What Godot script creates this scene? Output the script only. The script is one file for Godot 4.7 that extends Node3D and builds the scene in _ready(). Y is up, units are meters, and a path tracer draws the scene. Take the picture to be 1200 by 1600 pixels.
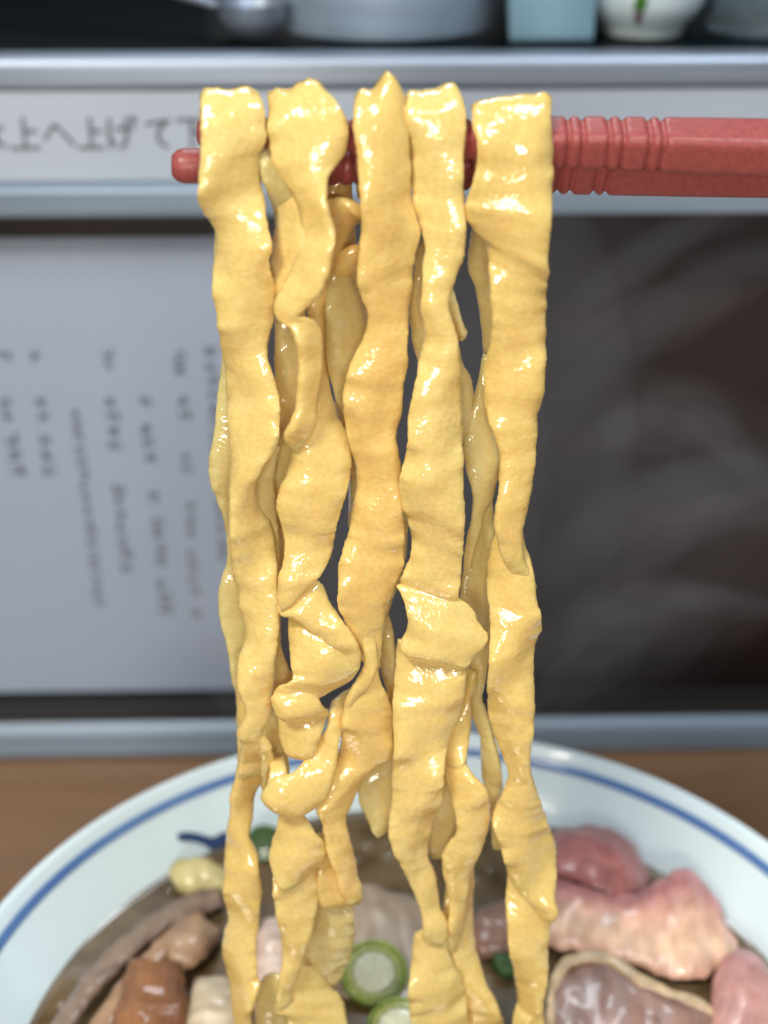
extends Node3D
# Hand-pulled noodles lifted out of a bowl on a pair of red chopsticks, at a counter. Metres, y up; the table top is y = 0, the bowl's axis is x = 0, z = 0.

const SOUP := 0.064          # height of the broth
const MM := 0.001

var taken := {}
var rough: FastNoiseLite
var fine: FastNoiseLite
var M := {}


func _ready():
	make_camera_and_light()
	make_noise()
	make_materials()
	make_counter()
	make_wall()
	make_shelf_things()
	make_bowl()
	make_toppings()
	make_chopsticks()
	make_noodles()
	make_steam()


func make_camera_and_light():
	var lens := CameraAttributesPhysical.new()
	lens.frustum_focal_length = 34.59
	lens.exposure_aperture = 8.2
	lens.frustum_focus_distance = 0.243
	lens.frustum_near = 0.02
	lens.frustum_far = 12.0
	var cam := Camera3D.new()
	cam.name = "camera"
	cam.attributes = lens
	cam.fov = 38.26
	cam.near = 0.02
	cam.far = 12.0
	add_child(cam)
	cam.position = Vector3(-0.0078, 0.3074, 0.2207)
	cam.rotation_degrees = Vector3(-27.13, 0, 0)
	cam.current = true
	var e := Environment.new()
	e.background_mode = Environment.BG_COLOR
	e.background_color = Color(0.60, 0.64, 0.70)
	e.background_energy_multiplier = 0.42
	e.tonemap_mode = Environment.TONE_MAPPER_LINEAR
	e.tonemap_exposure = 1.0
	e.sdfgi_enabled = true
	e.ssao_enabled = true
	e.ssil_enabled = true
	e.volumetric_fog_enabled = true
	e.volumetric_fog_density = 0.0
	var we := WorldEnvironment.new()
	we.name = "room_air"
	we.environment = e
	add_child(we)
	lamp("ceiling_lamp_light", Vector3(-0.34, 0.95, 0.50), Vector3(0, 0.17, 0), Vector2(0.24, 0.12), 0.78, Color(1.0, 0.965, 0.91))
	lamp("phone_torch_light", Vector3(0.022, 0.300, 0.240), Vector3(0, 0.18, 0), Vector2(0.022, 0.016), 0.014, Color(1.0, 0.95, 0.87))
	lamp("shop_window_light", Vector3(-0.16, 0.33, 0.86), Vector3(0, 0.20, 0), Vector2(0.22, 0.13), 0.26, Color(1.0, 0.96, 0.90))
	lamp("second_ceiling_lamp_light", Vector3(0.45, 1.35, 0.55), Vector3(0, 0.1, 0), Vector2(0.5, 0.2), 0.80, Color(0.93, 0.965, 1.0))
	lamp("kitchen_lamp_light", Vector3(-0.05, 1.1, -0.75), Vector3(0, 0.22, -0.25), Vector2(0.4, 0.12), 0.55, Color(0.93, 0.97, 1.0))


func lamp(called: String, where: Vector3, towards: Vector3, size: Vector2, energy: float, tint: Color):
	var l := AreaLight3D.new()
	l.name = called
	l.area_size = size
	l.area_normalize_energy = true
	l.light_energy = energy
	l.light_color = tint
	l.area_range = 6.0
	l.shadow_enabled = true
	add_child(l)
	l.look_at_from_position(where, towards, Vector3.UP)


# ---------------------------------------------------------------- helpers

func numbered(called: String) -> String:
	taken[called] = taken.get(called, 0) + 1
	return called if taken[called] == 1 else "%s_%03d" % [called, taken[called] - 1]


func tag(o: Node, label: String, category: String, group := "", kind := ""):
	if label: o.set_meta("label", label)
	if category: o.set_meta("category", category)
	if group: o.set_meta("group", group)
	if kind: o.set_meta("kind", kind)
	return o


func thing(called: String, at: Vector3, label: String, category: String, group := "") -> Node3D:
	var o := Node3D.new()
	o.name = numbered(called)
	add_child(o)
	o.position = at
	return tag(o, label, category, group)


func put(called: String, mesh: Mesh, mat: Material, parent: Node = null) -> MeshInstance3D:
	var o := MeshInstance3D.new()
	o.mesh = mesh
	o.material_override = mat
	o.cast_shadow = GeometryInstance3D.SHADOW_CASTING_SETTING_ON
	if parent == null:
		o.name = numbered(called)
		add_child(o)
	else:
		o.name = called
		parent.add_child(o, true)
	return o


func structure(called: String, mesh: Mesh, mat: Material, label := "") -> MeshInstance3D:
	var o := put(called, mesh, mat)
	o.set_meta("kind", "structure")
	if label: o.set_meta("label", label)
	return o


# a closed grid: rings of n points; ends closed by fans. Smooth normals, outward.
func skin(rings: Array, uv_rings: Array, colors: Array = [], closed_ends := true) -> ArrayMesh:
	var n: int = rings[0].size()
	var v := PackedVector3Array()
	var uv := PackedVector2Array()
	var col := PackedColorArray()
	var idx := PackedInt32Array()
	for i in rings.size():
		for j in n + 1:
			v.append(rings[i][j % n])
			uv.append(uv_rings[i][j])
			if colors: col.append(colors[i][j % n])
	var w := n + 1
	for i in rings.size() - 1:
		for j in n:
			var a := i * w + j
			idx.append_array([a, a + 1, a + w, a + 1, a + w + 1, a + w])
	if closed_ends:
		for e in [0, rings.size() - 1]:
			var c := Vector3.ZERO
			for p in rings[e]: c += p
			var k := v.size()
			v.append(c / n)
			uv.append(uv_rings[e][0])
			if colors: col.append(colors[e][0])
			for j in n:
				var a: int = e * w + j
				if e == 0: idx.append_array([k, a + 1, a])
				else: idx.append_array([k, a, a + 1])
	var vol := 0.0
	for t in range(0, idx.size(), 3):
		vol += v[idx[t]].dot(v[idx[t + 1]].cross(v[idx[t + 2]]))
	if vol > 0.0:            # counter-clockwise seen from outside: turn
		for t in range(0, idx.size(), 3):
			var s := idx[t + 1]
			idx[t + 1] = idx[t + 2]
			idx[t + 2] = s
	var nor := PackedVector3Array()
	nor.resize(v.size())
	for t in range(0, idx.size(), 3):
		var f := (v[idx[t + 2]] - v[idx[t]]).cross(v[idx[t + 1]] - v[idx[t]])
		for q in 3: nor[idx[t + q]] += f
	for i in rings.size():   # the seam shares its normal
		var s := nor[i * w] + nor[i * w + n]
		nor[i * w] = s
		nor[i * w + n] = s
	for i in nor.size(): nor[i] = nor[i].normalized()
	var arr := []
	arr.resize(Mesh.ARRAY_MAX)
	arr[Mesh.ARRAY_VERTEX] = v
	arr[Mesh.ARRAY_NORMAL] = nor
	arr[Mesh.ARRAY_TEX_UV] = uv
	if colors: arr[Mesh.ARRAY_COLOR] = col
	arr[Mesh.ARRAY_INDEX] = idx
	var m := ArrayMesh.new()
	m.add_surface_from_arrays(Mesh.PRIMITIVE_TRIANGLES, arr)
	return m


func catmull(p0, p1, p2, p3, t: float):
	return 0.5 * (2.0 * p1 + (p2 - p0) * t + (2.0 * p0 - 5.0 * p1 + 4.0 * p2 - p3) * t * t + (3.0 * p1 - p0 - 3.0 * p2 + p3) * t * t * t)


# A soft strip between a left and a right edge, both running through rows [lx, ly, lz, rx, ry, rz, bulge] in millimetres.
func strip(rows: Array, thick: float, look := {}) -> ArrayMesh:
	var step: float = look.get("step", 0.6) * MM
	var frill: float = look.get("frill", 0.20) * MM
	var ruffle: float = look.get("ruffle", 0.0) * MM
	var waves: float = look.get("waves", 0.40) * MM
	var bulge_along: Vector3 = look.get("up", Vector3(0, 0, 1))
	var soften: int = look.get("soften", 4)
	var sway_all: float = look.get("sway", 0.0) * MM
	var edge_tone: Color = look.get("edge", Color.WHITE)
	var face_tones: Array = look.get("tones", [])
	var n := 17
	var L := []
	var R := []
	var B := []
	var U := []
	var us := []
	var peak := 0.0
	for r in rows:
		L.append(Vector3(r[0], r[1], r[2]) * MM)
		R.append(Vector3(r[3], r[4], r[5]) * MM)
		B.append((r[6] if r.size() > 6 else 0.0) * MM * look.get("bow", 0.7))
		U.append((r[7] if r.size() > 7 else 0.0) * MM)
		if r.size() > 8: peak = r[8]
	var ls := []
	var rs := []
	var bs := []
	var k := rows.size()
	for i in k - 1:
		var d := maxf(L[i].distance_to(L[i + 1]), R[i].distance_to(R[i + 1]))
		var cuts := clampi(int(ceil(d / step)), 2, 60)
		for c in cuts:
			var t := float(c) / cuts
			var a: int = maxi(i - 1, 0)
			var b: int = mini(i + 2, k - 1)
			ls.append(catmull(L[a], L[i], L[i + 1], L[b], t))
			rs.append(catmull(R[a], R[i], R[i + 1], R[b], t))
			bs.append(catmull(B[a], B[i], B[i + 1], B[b], t))
			us.append(lerpf(U[i], U[i + 1], smoothstep(0, 1, t)))
	ls.append(L[k - 1])
	rs.append(R[k - 1])
	bs.append(B[k - 1])
	us.append(U[k - 1])
	var count := ls.size()
	if soften > 3:
		var b2 := []
		for i in count:
			var sum := 0.0
			var n_of := 0
			for w in range(maxi(i - 5, 0), mini(i + 6, count)):
				sum += bs[w]
				n_of += 1
			b2.append(sum / n_of)
		bs = b2
	if sway_all > 0.0:      # soften the depth of hand-set rows
		for edge in [ls, rs]:
			var z := []
			for i in count:
				var sum := 0.0
				var n_of := 0
				for w in range(maxi(i - soften, 0), mini(i + soften + 1, count)):
					sum += edge[w].z
					n_of += 1
				z.append(sum / n_of)
			for i in count: edge[i] = Vector3(edge[i].x, edge[i].y, z[i])
	var rings := []
	var uvs := []
	var cols := []
	var run := 0.0
	var a_of := []
	for j in n: a_of.append(sin((float(j) / (n - 1) - 0.5) * PI * 0.985) / sin(0.5 * PI * 0.985))
	var seed_at: Vector3 = L[0] * 37.0
	for i in count:
		var l: Vector3 = ls[i]
		var r: Vector3 = rs[i]
		var across := r - l
		var wide := across.length()
		var dir := across / maxf(wide, 1e-6)
		if sway_all > 0.0:      # the whole hank sways a little, every layer alike
			var h := (l + r) * 0.5 / MM
			var dz := sway_all * (0.7 * rough.get_noise_3d(h.x * 0.25, h.y * 0.13, 5.0) + 0.12 * rough.get_noise_3d(h.x * 0.3 + 70.0, h.y * 0.5, 9.0))
			var tw := sway_all * 1.25 * rough.get_noise_3d(h.x * 0.3 + 30.0, h.y * 0.22, 70.0)
			l.z += dz + tw
			r.z += dz - tw
		# frilled edges
		var q := l / MM + seed_at
		l += dir * (frill * ((0.6 * fine.get_noise_3d(q.x * 0.8, q.y * 1.5, q.z + 3.0) + 0.35 * fine.get_noise_3d(q.x, q.y * 3.4, q.z + 3.0)) + 0.6 * rough.get_noise_3d(q.x, q.y * 1.3, q.z)))
		l.z += frill * 1.6 * rough.get_noise_3d(q.x + 40.0, q.y, q.z)
		q = r / MM + seed_at
		r += dir * (frill * ((0.6 * fine.get_noise_3d(q.x * 0.8, q.y * 1.5, q.z + 50.0) + 0.35 * fine.get_noise_3d(q.x, q.y * 3.4, q.z + 50.0)) + 0.6 * rough.get_noise_3d(q.x, q.y * 1.3, q.z + 20.0)))
		r.z += frill * 1.6 * rough.get_noise_3d(q.x + 90.0, q.y, q.z)
		var i0: int = maxi(i - 1, 0)
		var i1: int = mini(i + 1, count - 1)
		if i > 0: run += ((ls[i] + rs[i]) * 0.5).distance_to((ls[i - 1] + rs[i - 1]) * 0.5)
		var half := thick * 0.42 * MM
		var end_fade := minf(1.0, sqrt(minf(float(i), float(count - 1 - i)) * 0.22 + 0.05))
		var q2 := (l + r) * 0.5 / MM + seed_at
		var share := clampf((wide / MM - 3.0) / 6.0, 0.12, 1.0)
		var ruff_l := share * ruffle * (rough.get_noise_3d(q2.x * 0.2, q2.y * 0.85, 200.0) + 0.35 * fine.get_noise_3d(q2.x * 0.2, q2.y * 0.6, 210.0))
		var ruff_r := share * ruffle * (rough.get_noise_3d(q2.x * 0.2, q2.y * 0.85, 300.0) + 0.35 * fine.get_noise_3d(q2.x * 0.2, q2.y * 0.6, 310.0))
		var top := []
		var low := []
		var tone_top := []
		var u := []
		for j in n:
			var a: float = a_of[j]
			var p: Vector3 = l.lerp(r, a * 0.5 + 0.5) + bulge_along * bs[i] * (1.0 - a * a)
			p.z += (ruff_l if a < 0.0 else ruff_r) * pow(absf(a), 2.5)
			if sway_all > 0.0:      # uneven where it rides over the sticks
				p.y += smoothstep(0.2600, 0.2655, p.y) * MM * (1.1 * fine.get_noise_3d(p.x / MM * 0.34, 3.0, 8.0) + 0.4 * fine.get_noise_3d(p.x / MM * 0.9, 30.0, 8.0))
			p.y += us[i] * exp(-pow((a - peak) / 0.42, 2.0))
			var tl: Vector3 = (ls[i1] - ls[i0]).lerp(rs[i1] - rs[i0], a * 0.5 + 0.5)
			var bl: Vector3 = bulge_along * ((bs[i1] - bs[i0]) * (1.0 - a * a))
			var ac: Vector3 = (r - l) * 0.5 - bulge_along * bs[i] * 2.0 * a
			var nn: Vector3 = (tl + bl).cross(ac).normalized()
			var s: Vector3 = p / MM + seed_at
			var t_here := half * pow(maxf(1.0 - pow(absf(a), 5.0), 0.0), 0.5) * end_fade
			t_here *= 1.0 + 0.16 * rough.get_noise_3d(s.x, s.y * 0.5, s.z + 7.0)
			t_here *= clampf(wide / (thick * MM), 0.35, 1.0)
			var sway := share * waves * (rough.get_noise_3d(s.x * 0.75 + 11.0, s.y * 0.34, s.z * 0.5) + 0.04 * fine.get_noise_3d(s.x, s.y * 0.7, s.z))
			top.append(p + nn * (t_here + sway))
			low.append(p - nn * (t_here - sway))
			u.append(a * wide * 0.5)
			if face_tones:
				var f := (a * 0.5 + 0.5) * (face_tones.size() - 1)
				var fi: int = mini(int(f), face_tones.size() - 2)
				var c: Color = face_tones[fi].lerp(face_tones[fi + 1], f - fi)
				tone_top.append(c * (1.0 + 0.22 * rough.get_noise_3d(s.x * 0.8, s.y * 0.8, s.z * 0.8 + 31.0)))
		var ring := []
		var uv := []
		var cc := []
		for j in n:
			ring.append(top[j])
			uv.append(Vector2(u[j], run) / (14.0 * MM))
			if face_tones: cc.append(tone_top[j])
		for j in range(n - 1, -1, -1):
			ring.append(low[j])
			uv.append(Vector2(u[j] + 0.0051, run + 0.003) / (14.0 * MM))
			if face_tones: cc.append(tone_top[j] * edge_tone)
		uv.append(uv[0])
		rings.append(ring)
		uvs.append(uv)
		if face_tones: cols.append(cc)
	return skin(rings, uvs, cols)


# a round or squarish rod along points; radii per point; power 2 = round, more = squarer; turned about its axis
func rod(points: Array, radii: Array, power := 2.0, turn := 0.0, sides := 20, powers: Array = []) -> ArrayMesh:
	var rings := []
	var uvs := []
	var run := 0.0
	for i in points.size():
		var d: Vector3 = (points[mini(i + 1, points.size() - 1)] - points[maxi(i - 1, 0)]).normalized()
		var x := d.cross(Vector3.UP)
		if x.length() < 0.05: x = d.cross(Vector3.RIGHT)
		x = x.normalized()
		var y := x.cross(d).normalized()
		if i > 0: run += points[i].distance_to(points[i - 1])
		var ring := []
		var uv := []
		var pw: float = powers[i] if powers else power
		for j in sides + 1:
			var a := TAU * j / sides
			var ca := cos(a)
			var sa := sin(a)
			var f := pow(pow(absf(ca), pw) + pow(absf(sa), pw), -1.0 / pw)
			var b := a + turn
			if j < sides: ring.append(points[i] + (x * cos(b) + y * sin(b)) * radii[i] * f)
			uv.append(Vector2(run, a * radii[i]) / (14.0 * MM))
		rings.append(ring)
		uvs.append(uv)
	return skin(rings, uvs)


# a turned shape: profile points (radius, height), closed into a solid when it starts and ends on the axis or meets itself
func lathe(profile: Array, sides := 96, closed := true) -> ArrayMesh:
	var rings := []
	var uvs := []
	for i in sides + 1:
		var a := TAU * i / sides
		var ring := []
		var uv := []
		for p in profile:
			ring.append(Vector3(p.x * cos(a), p.y, p.x * sin(a)))
			uv.append(Vector2(a / TAU, p.y / 0.1))
		uv.append(uv[0])
		rings.append(ring)
		uvs.append(uv)
	return skin(rings, uvs, [], false)


# an extruded profile of (z, y) points, running along x from x0 to x1
func extrude(profile: Array, x0: float, x1: float, cuts := 1) -> ArrayMesh:
	var rings := []
	var uvs := []
	for i in cuts + 1:
		var x := lerpf(x0, x1, float(i) / cuts)
		var ring := []
		var uv := []
		var run := 0.0
		for j in profile.size():
			ring.append(Vector3(x, profile[j].y, profile[j].x))
			if j: run += profile[j].distance_to(profile[j - 1])
			uv.append(Vector2(x, run) / 0.2)
		uv.append(Vector2(x, run + profile[-1].distance_to(profile[0])) / 0.2)
		rings.append(ring)
		uvs.append(uv)
	return skin(rings, uvs)


func rounded(corners: Array, r: float, cuts := 4) -> Array:
	var out := []
	for i in corners.size():
		var p: Vector2 = corners[i]
		var a: Vector2 = (corners[i - 1] - p).normalized()
		var b: Vector2 = (corners[(i + 1) % corners.size()] - p).normalized()
		for c in cuts + 1:
			var t := float(c) / cuts
			out.append((p + a * r).lerp(p, t).lerp(p.lerp(p + b * r, t), t))
	return out


func box(size: Vector3, r := 0.0006) -> ArrayMesh:
	var h := size * 0.5
	return extrude(rounded([Vector2(-h.z, -h.y), Vector2(h.z, -h.y), Vector2(h.z, h.y), Vector2(-h.z, h.y)], r), -h.x, h.x)


# ---------------------------------------------------------------- surfaces

func make_noise():
	rough = FastNoiseLite.new()
	rough.seed = 11
	rough.noise_type = FastNoiseLite.TYPE_SIMPLEX_SMOOTH
	rough.frequency = 0.22
	rough.fractal_type = FastNoiseLite.FRACTAL_NONE
	fine = FastNoiseLite.new()
	fine.seed = 5
	fine.noise_type = FastNoiseLite.TYPE_SIMPLEX_SMOOTH
	fine.frequency = 0.75
	fine.fractal_octaves = 2


func noise_map(freq: float, octaves: int, side: int, seed_of: int, stops: Array, kind := FastNoiseLite.TYPE_SIMPLEX_SMOOTH, ret := -1) -> NoiseTexture2D:
	var f := FastNoiseLite.new()
	f.seed = seed_of
	f.noise_type = kind
	f.frequency = freq
	f.fractal_octaves = octaves
	if ret >= 0:
		f.cellular_return_type = ret
	var t := NoiseTexture2D.new()
	t.width = side
	t.height = side
	t.seamless = true
	t.noise = f
	var g := Gradient.new()
	g.offsets = PackedFloat32Array(stops.map(func(s): return s[0]))
	g.colors = PackedColorArray(stops.map(func(s): return s[1]))
	t.color_ramp = g
	return t


func grey(v: float) -> Color:
	return Color(v, v, v)


func plain(color: Color, roughness: float, metal := 0.0) -> StandardMaterial3D:
	var m := StandardMaterial3D.new()
	m.albedo_color = color
	m.roughness = roughness
	m.metallic = metal
	return m


func noodle_look(tint: Color, seed_of: int) -> StandardMaterial3D:
	var m := plain(tint, 0.30)
	m.albedo_texture = M.dough
	m.subsurf_scatter_enabled = true
	m.subsurf_scatter_strength = 0.30
	m.heightmap_enabled = true
	m.heightmap_texture = M.bumps
	m.heightmap_scale = 0.0056
	m.roughness_texture = M.wet
	m.roughness = 0.26
	m.metallic_specular = 0.95
	m.clearcoat_enabled = true
	m.clearcoat = 0.12
	m.clearcoat_roughness = 0.12
	m.backlight_enabled = true
	m.backlight = Color(0.16, 0.13, 0.07)
	m.uv1_offset = Vector3(seed_of * 0.37, seed_of * 0.71, 0)
	return m


func make_materials():
	M.dough = dough_picture()
	M.bumps = noise_map(0.026, 2, 512, 3, [[0.0, grey(0.0)], [0.5, grey(0.35)], [1.0, grey(1.0)]])
	M.wet = noise_map(0.012, 3, 512, 8, [[0.0, grey(0.30)], [0.5, grey(0.45)], [1.0, grey(0.85)]])
	M.noodle = []
	for i in 4:
		M.noodle.append(noodle_look([Color(0.965, 0.82, 0.535), Color(0.96, 0.80, 0.505), Color(0.965, 0.81, 0.52), Color(0.96, 0.79, 0.495)][i], i))
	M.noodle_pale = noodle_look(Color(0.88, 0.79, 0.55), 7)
	# lacquered red plastic
	var red := plain(Color(0.64, 0.325, 0.315), 0.5)
	red.albedo_texture = noise_map(0.02, 4, 512, 21, [[0.0, Color(0.86, 0.84, 0.84)], [1.0, Color(1, 1, 1)]])
	red.heightmap_enabled = true
	red.heightmap_texture = noise_map(0.15, 2, 256, 22, [[0.0, grey(0)], [1.0, grey(1)]])
	red.heightmap_scale = 0.002
	red.roughness_texture = noise_map(0.03, 3, 256, 23, [[0.0, grey(0.6)], [1.0, grey(1.0)]])
	M.red = red
	# porcelain
	var p := plain(Color(0.845, 0.915, 0.935), 0.12)
	p.clearcoat_enabled = true
	p.clearcoat = 0.5
	p.clearcoat_roughness = 0.05
	p.roughness_texture = noise_map(0.01, 3, 256, 31, [[0.0, grey(0.8)], [1.0, grey(1.0)]])
	M.porcelain = p
	var b := plain(Color(0.42, 0.56, 0.745), 0.15)
	b.albedo_texture = noise_map(0.05, 3, 256, 32, [[0.0, Color(0.75, 0.8, 0.9)], [1.0, Color(1, 1, 1)]])
	M.glaze_blue = b
	M.glaze_dark = plain(Color(0.20, 0.29, 0.44), 0.15)
	# broth
	var s := plain(Color(0.47, 0.40, 0.30), 0.08)
	s.albedo_texture = noise_map(0.010, 4, 512, 41, [[0.0, Color(0.62, 0.58, 0.5)], [0.5, Color(0.85, 0.84, 0.8)], [1.0, Color(1, 1, 1)]])
	s.uv1_triplanar = true
	s.uv1_scale = Vector3.ONE * 12.0
	s.clearcoat_enabled = true
	s.clearcoat = 0.6
	s.clearcoat_roughness = 0.03
	M.broth = s
	# steel
	var st := plain(Color(0.68, 0.735, 0.81), 0.46, 0.6)
	st.roughness_texture = noise_map(0.006, 4, 512, 51, [[0.0, grey(0.7)], [1.0, grey(1.0)]])
	st.uv1_triplanar = true
	st.uv1_scale = Vector3(1.5, 60, 60)
	st.albedo_texture = noise_map(0.01, 3, 256, 52, [[0.0, grey(0.82)], [1.0, grey(1.0)]])
	M.steel = st
	var dull := st.duplicate()
	dull.albedo_color = Color(0.60, 0.68, 0.76)
	dull.metallic = 0.25
	dull.roughness = 0.5
	M.steel_dull = dull
	# wood of the counter
	var w := plain(Color(0.95, 0.95, 0.95), 0.42)
	w.albedo_texture = wood_picture()
	w.uv1_triplanar = true
	w.uv1_world_triplanar = true
	w.uv1_scale = Vector3(3.2, 3.2, 3.2)
	w.roughness_texture = noise_map(0.02, 3, 256, 61, [[0.0, grey(0.75)], [1.0, grey(1.0)]])
	M.wood = w
	# dark lacquered counter front and the dark kitchen behind
	var d := plain(Color(0.15, 0.085, 0.075), 0.38)
	d.albedo_texture = noise_map(0.01, 4, 256, 71, [[0.0, grey(0.6)], [1.0, grey(1.0)]])
	d.uv1_triplanar = true
	d.uv1_scale = Vector3(2, 14, 2)
	M.dark_front = d
	var k := plain(Color(0.035, 0.085, 0.105), 0.45)
	k.albedo_texture = noise_map(0.008, 3, 256, 72, [[0.0, Color(0.4, 0.5, 0.5)], [1.0, Color(1, 1, 1)]])
	k.uv1_triplanar = true
	k.uv1_scale = Vector3(3, 3, 3)
	k.metallic_specular = 0.25
	M.dark_teal = k
	M.teal_plastic = plain(Color(0.50, 0.64, 0.71), 0.45)


# boiled dough: faintly mottled, with tiny specks of bran
func dough_picture() -> ImageTexture:
	var side := 768
	var im := Image.create(side, side, true, Image.FORMAT_RGB8)
	var f := FastNoiseLite.new()
	f.seed = 77
	f.frequency = 0.012
	f.fractal_octaves = 4
	var base: Image = f.get_seamless_image(side, side)
	for y in side:
		for x in side:
			var v := base.get_pixel(x, y).r
			im.set_pixel(x, y, Color(0.95, 0.925, 0.86).lerp(Color(1, 1, 1), v))
	var rng := RandomNumberGenerator.new()
	rng.seed = 4
	for i in 46:
		var c := Vector2i(rng.randi_range(4, side - 5), rng.randi_range(4, side - 5))
		var r := rng.randf_range(1.0, 2.6)
		var tone := Color(0.66, 0.52, 0.36).lerp(Color(0.85, 0.74, 0.58), rng.randf())
		for y in range(-4, 5):
			for x in range(-4, 5):
				var d := Vector2(x, y * 1.3).length()
				if d < r:
					var was := im.get_pixel(c.x + x, c.y + y)
					im.set_pixel(c.x + x, c.y + y, was.lerp(tone, clampf((r - d) * 0.8, 0, 1)))
	im.generate_mipmaps()
	return ImageTexture.create_from_image(im)


func wood_picture() -> ImageTexture:
	var side := 512
	var im := Image.create(side, side, false, Image.FORMAT_RGB8)
	var f := FastNoiseLite.new()
	f.seed = 9
	f.frequency = 0.006
	f.fractal_octaves = 4
	for y in side:
		for x in side:
			var warp := f.get_noise_2d(x * 0.6, y * 2.0) * 26.0
			var grain := 0.5 + 0.5 * sin((y + warp) * 0.24)
			var pore := f.get_noise_2d(x * 1.2 + 900.0, y * 26.0)
			var v := clampf(0.45 * grain + 0.35 + 0.5 * pore, 0, 1)
			im.set_pixel(x, y, Color(0.53, 0.40, 0.285).lerp(Color(0.575, 0.44, 0.32), v))
	return ImageTexture.create_from_image(im)


# ---------------------------------------------------------------- counter, wall, shelf

const WALL_TURN := -1.2     # degrees: the counter front runs slightly away to the right
const WALL_Z := -0.196

func wall_mesh(called: String, mesh: Mesh, mat: Material, z_out := 0.0, label := "") -> MeshInstance3D:
	var o := structure(called, mesh, mat, label)
	o.position = Vector3(0, 0, WALL_Z + z_out)
	o.rotation_degrees.y = -WALL_TURN
	return o


func make_counter():
	var top := structure("counter_top", box(Vector3(1.6, 0.03, 0.8), 0.002), M.wood, "brown wooden counter the bowl stands on")
	top.position = Vector3(0, -0.015, 0.2)


func make_wall():
	# dark lacquered front, kitchen side deep behind
	var front := wall_mesh("counter_front_wall", box(Vector3(1.6, 0.30, 0.02), 0.001), M.dark_front, -0.022, "dark brown lacquered wall at the back of the counter")
	front.position.y = 0.05
	# steel lip where the wall meets the counter
	wall_mesh("steel_foot_rail", extrude(rounded([Vector2(-0.010, 0.0005), Vector2(0.0005, 0.0005), Vector2(0.0005, 0.0105), Vector2(-0.003, 0.0150), Vector2(-0.010, 0.0150)], 0.0018), -0.8, 0.8), M.steel_dull, 0.001, "low steel rail along the foot of the dark wall")
	# the upper counter: a rolled steel nose, a white strip below it and a channel under that
	wall_mesh("upper_counter", box(Vector3(1.6, 0.012, 0.40), 0.0008), M.dark_teal, -0.2075, "dark glossy upper counter behind the steel nose").position.y = 0.2284
	wall_mesh("steel_nose", extrude(rounded([Vector2(-0.0070, 0.2262), Vector2(0.0018, 0.2262), Vector2(0.0026, 0.2270), Vector2(0.0026, 0.2328), Vector2(0.0012, 0.2346), Vector2(-0.0070, 0.2348)], 0.0009), -0.8, 0.8), M.steel, 0.0, "rolled stainless steel nose along the upper counter")
	wall_mesh("steel_channel", extrude(rounded([Vector2(-0.012, 0.1905), Vector2(0.0035, 0.1905), Vector2(0.0042, 0.1985), Vector2(0.0018, 0.2000), Vector2(-0.012, 0.2000)], 0.0012), -0.8, 0.8), M.steel_dull, 0.0, "bluish steel channel below the white notice strip")
	var notice := thing("notice_strip", Vector3(0, 0, WALL_Z), "long white plastic strip with grey printed Japanese lettering under the steel nose", "sign")
	notice.rotation_degrees.y = -WALL_TURN
	var face := plain(Color(0.70, 0.745, 0.80), 0.35)
	put("board", extrude(rounded([Vector2(-0.010, 0.2002), Vector2(0.0010, 0.2002), Vector2(0.0010, 0.2257), Vector2(-0.010, 0.2257)], 0.0005), -0.8, 0.8), face, notice)
	write_notice(notice)
	# the menu sheet
	var menu := thing("menu_sheet", Vector3(-0.137, 0.0205, WALL_Z - 0.0085), "pale grey laminated menu sheet with blurred columns of small vertical print", "menu")
	menu.rotation_degrees.y = -WALL_TURN
	var sheet := QuadMesh.new()
	sheet.size = Vector2(0.1716, 0.160)
	var ink := plain(Color(1, 1, 1), 0.38)
	ink.albedo_texture = menu_picture()
	var paper := put("printed_face", sheet, ink, menu)
	paper.position = Vector3(0, 0.080, 0.0013)
	var backing := put("backing_board", box(Vector3(0.172, 0.1605, 0.002), 0.0004), plain(Color(0.60, 0.62, 0.66), 0.4), menu)
	backing.position = Vector3(0, 0.080, 0)
	# brown wood ledge strip, dark, under the menu
	var slot := wall_mesh("dark_ledge", box(Vector3(1.6, 0.0030, 0.012), 0.0006), plain(Color(0.12, 0.11, 0.11), 0.5), -0.005, "thin dark ledge the menu stands on")
	slot.position.y = 0.0176
	# kitchen wall far behind the upper counter
	var far := structure("kitchen_wall", box(Vector3(2.4, 0.9, 0.04), 0.002), M.dark_teal, "dark kitchen wall behind the upper counter")
	far.position = Vector3(0, 0.55, -0.72)


# one brush stroke: a flat bar with round ends, just proud of the board
func stroke(st: SurfaceTool, pts: Array, w: float, z: float):
	for i in pts.size() - 1:
		var a := Vector3(pts[i].x, pts[i].y, z)
		var b := Vector3(pts[i + 1].x, pts[i + 1].y, z)
		var d := (b - a).normalized()
		var s := Vector3(-d.y, d.x, 0) * w * 0.5
		for t in [[a - s, b + s, b - s], [a - s, a + s, b + s]]:
			for p in t:
				st.set_normal(Vector3(0, 0, 1))
				st.add_vertex(p)
		for e in [[a, -d], [b, d]]:
			for c in 6:
				var p0: Vector3 = e[0] + s.rotated(Vector3(0, 0, 1), -PI * c / 6.0) * (1.0 if e[1] == d else -1.0)
				var p1: Vector3 = e[0] + s.rotated(Vector3(0, 0, 1), -PI * (c + 1) / 6.0) * (1.0 if e[1] == d else -1.0)
				for p in [e[0], p0, p1]:
					st.set_normal(Vector3(0, 0, 1))
					st.add_vertex(p)


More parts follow.
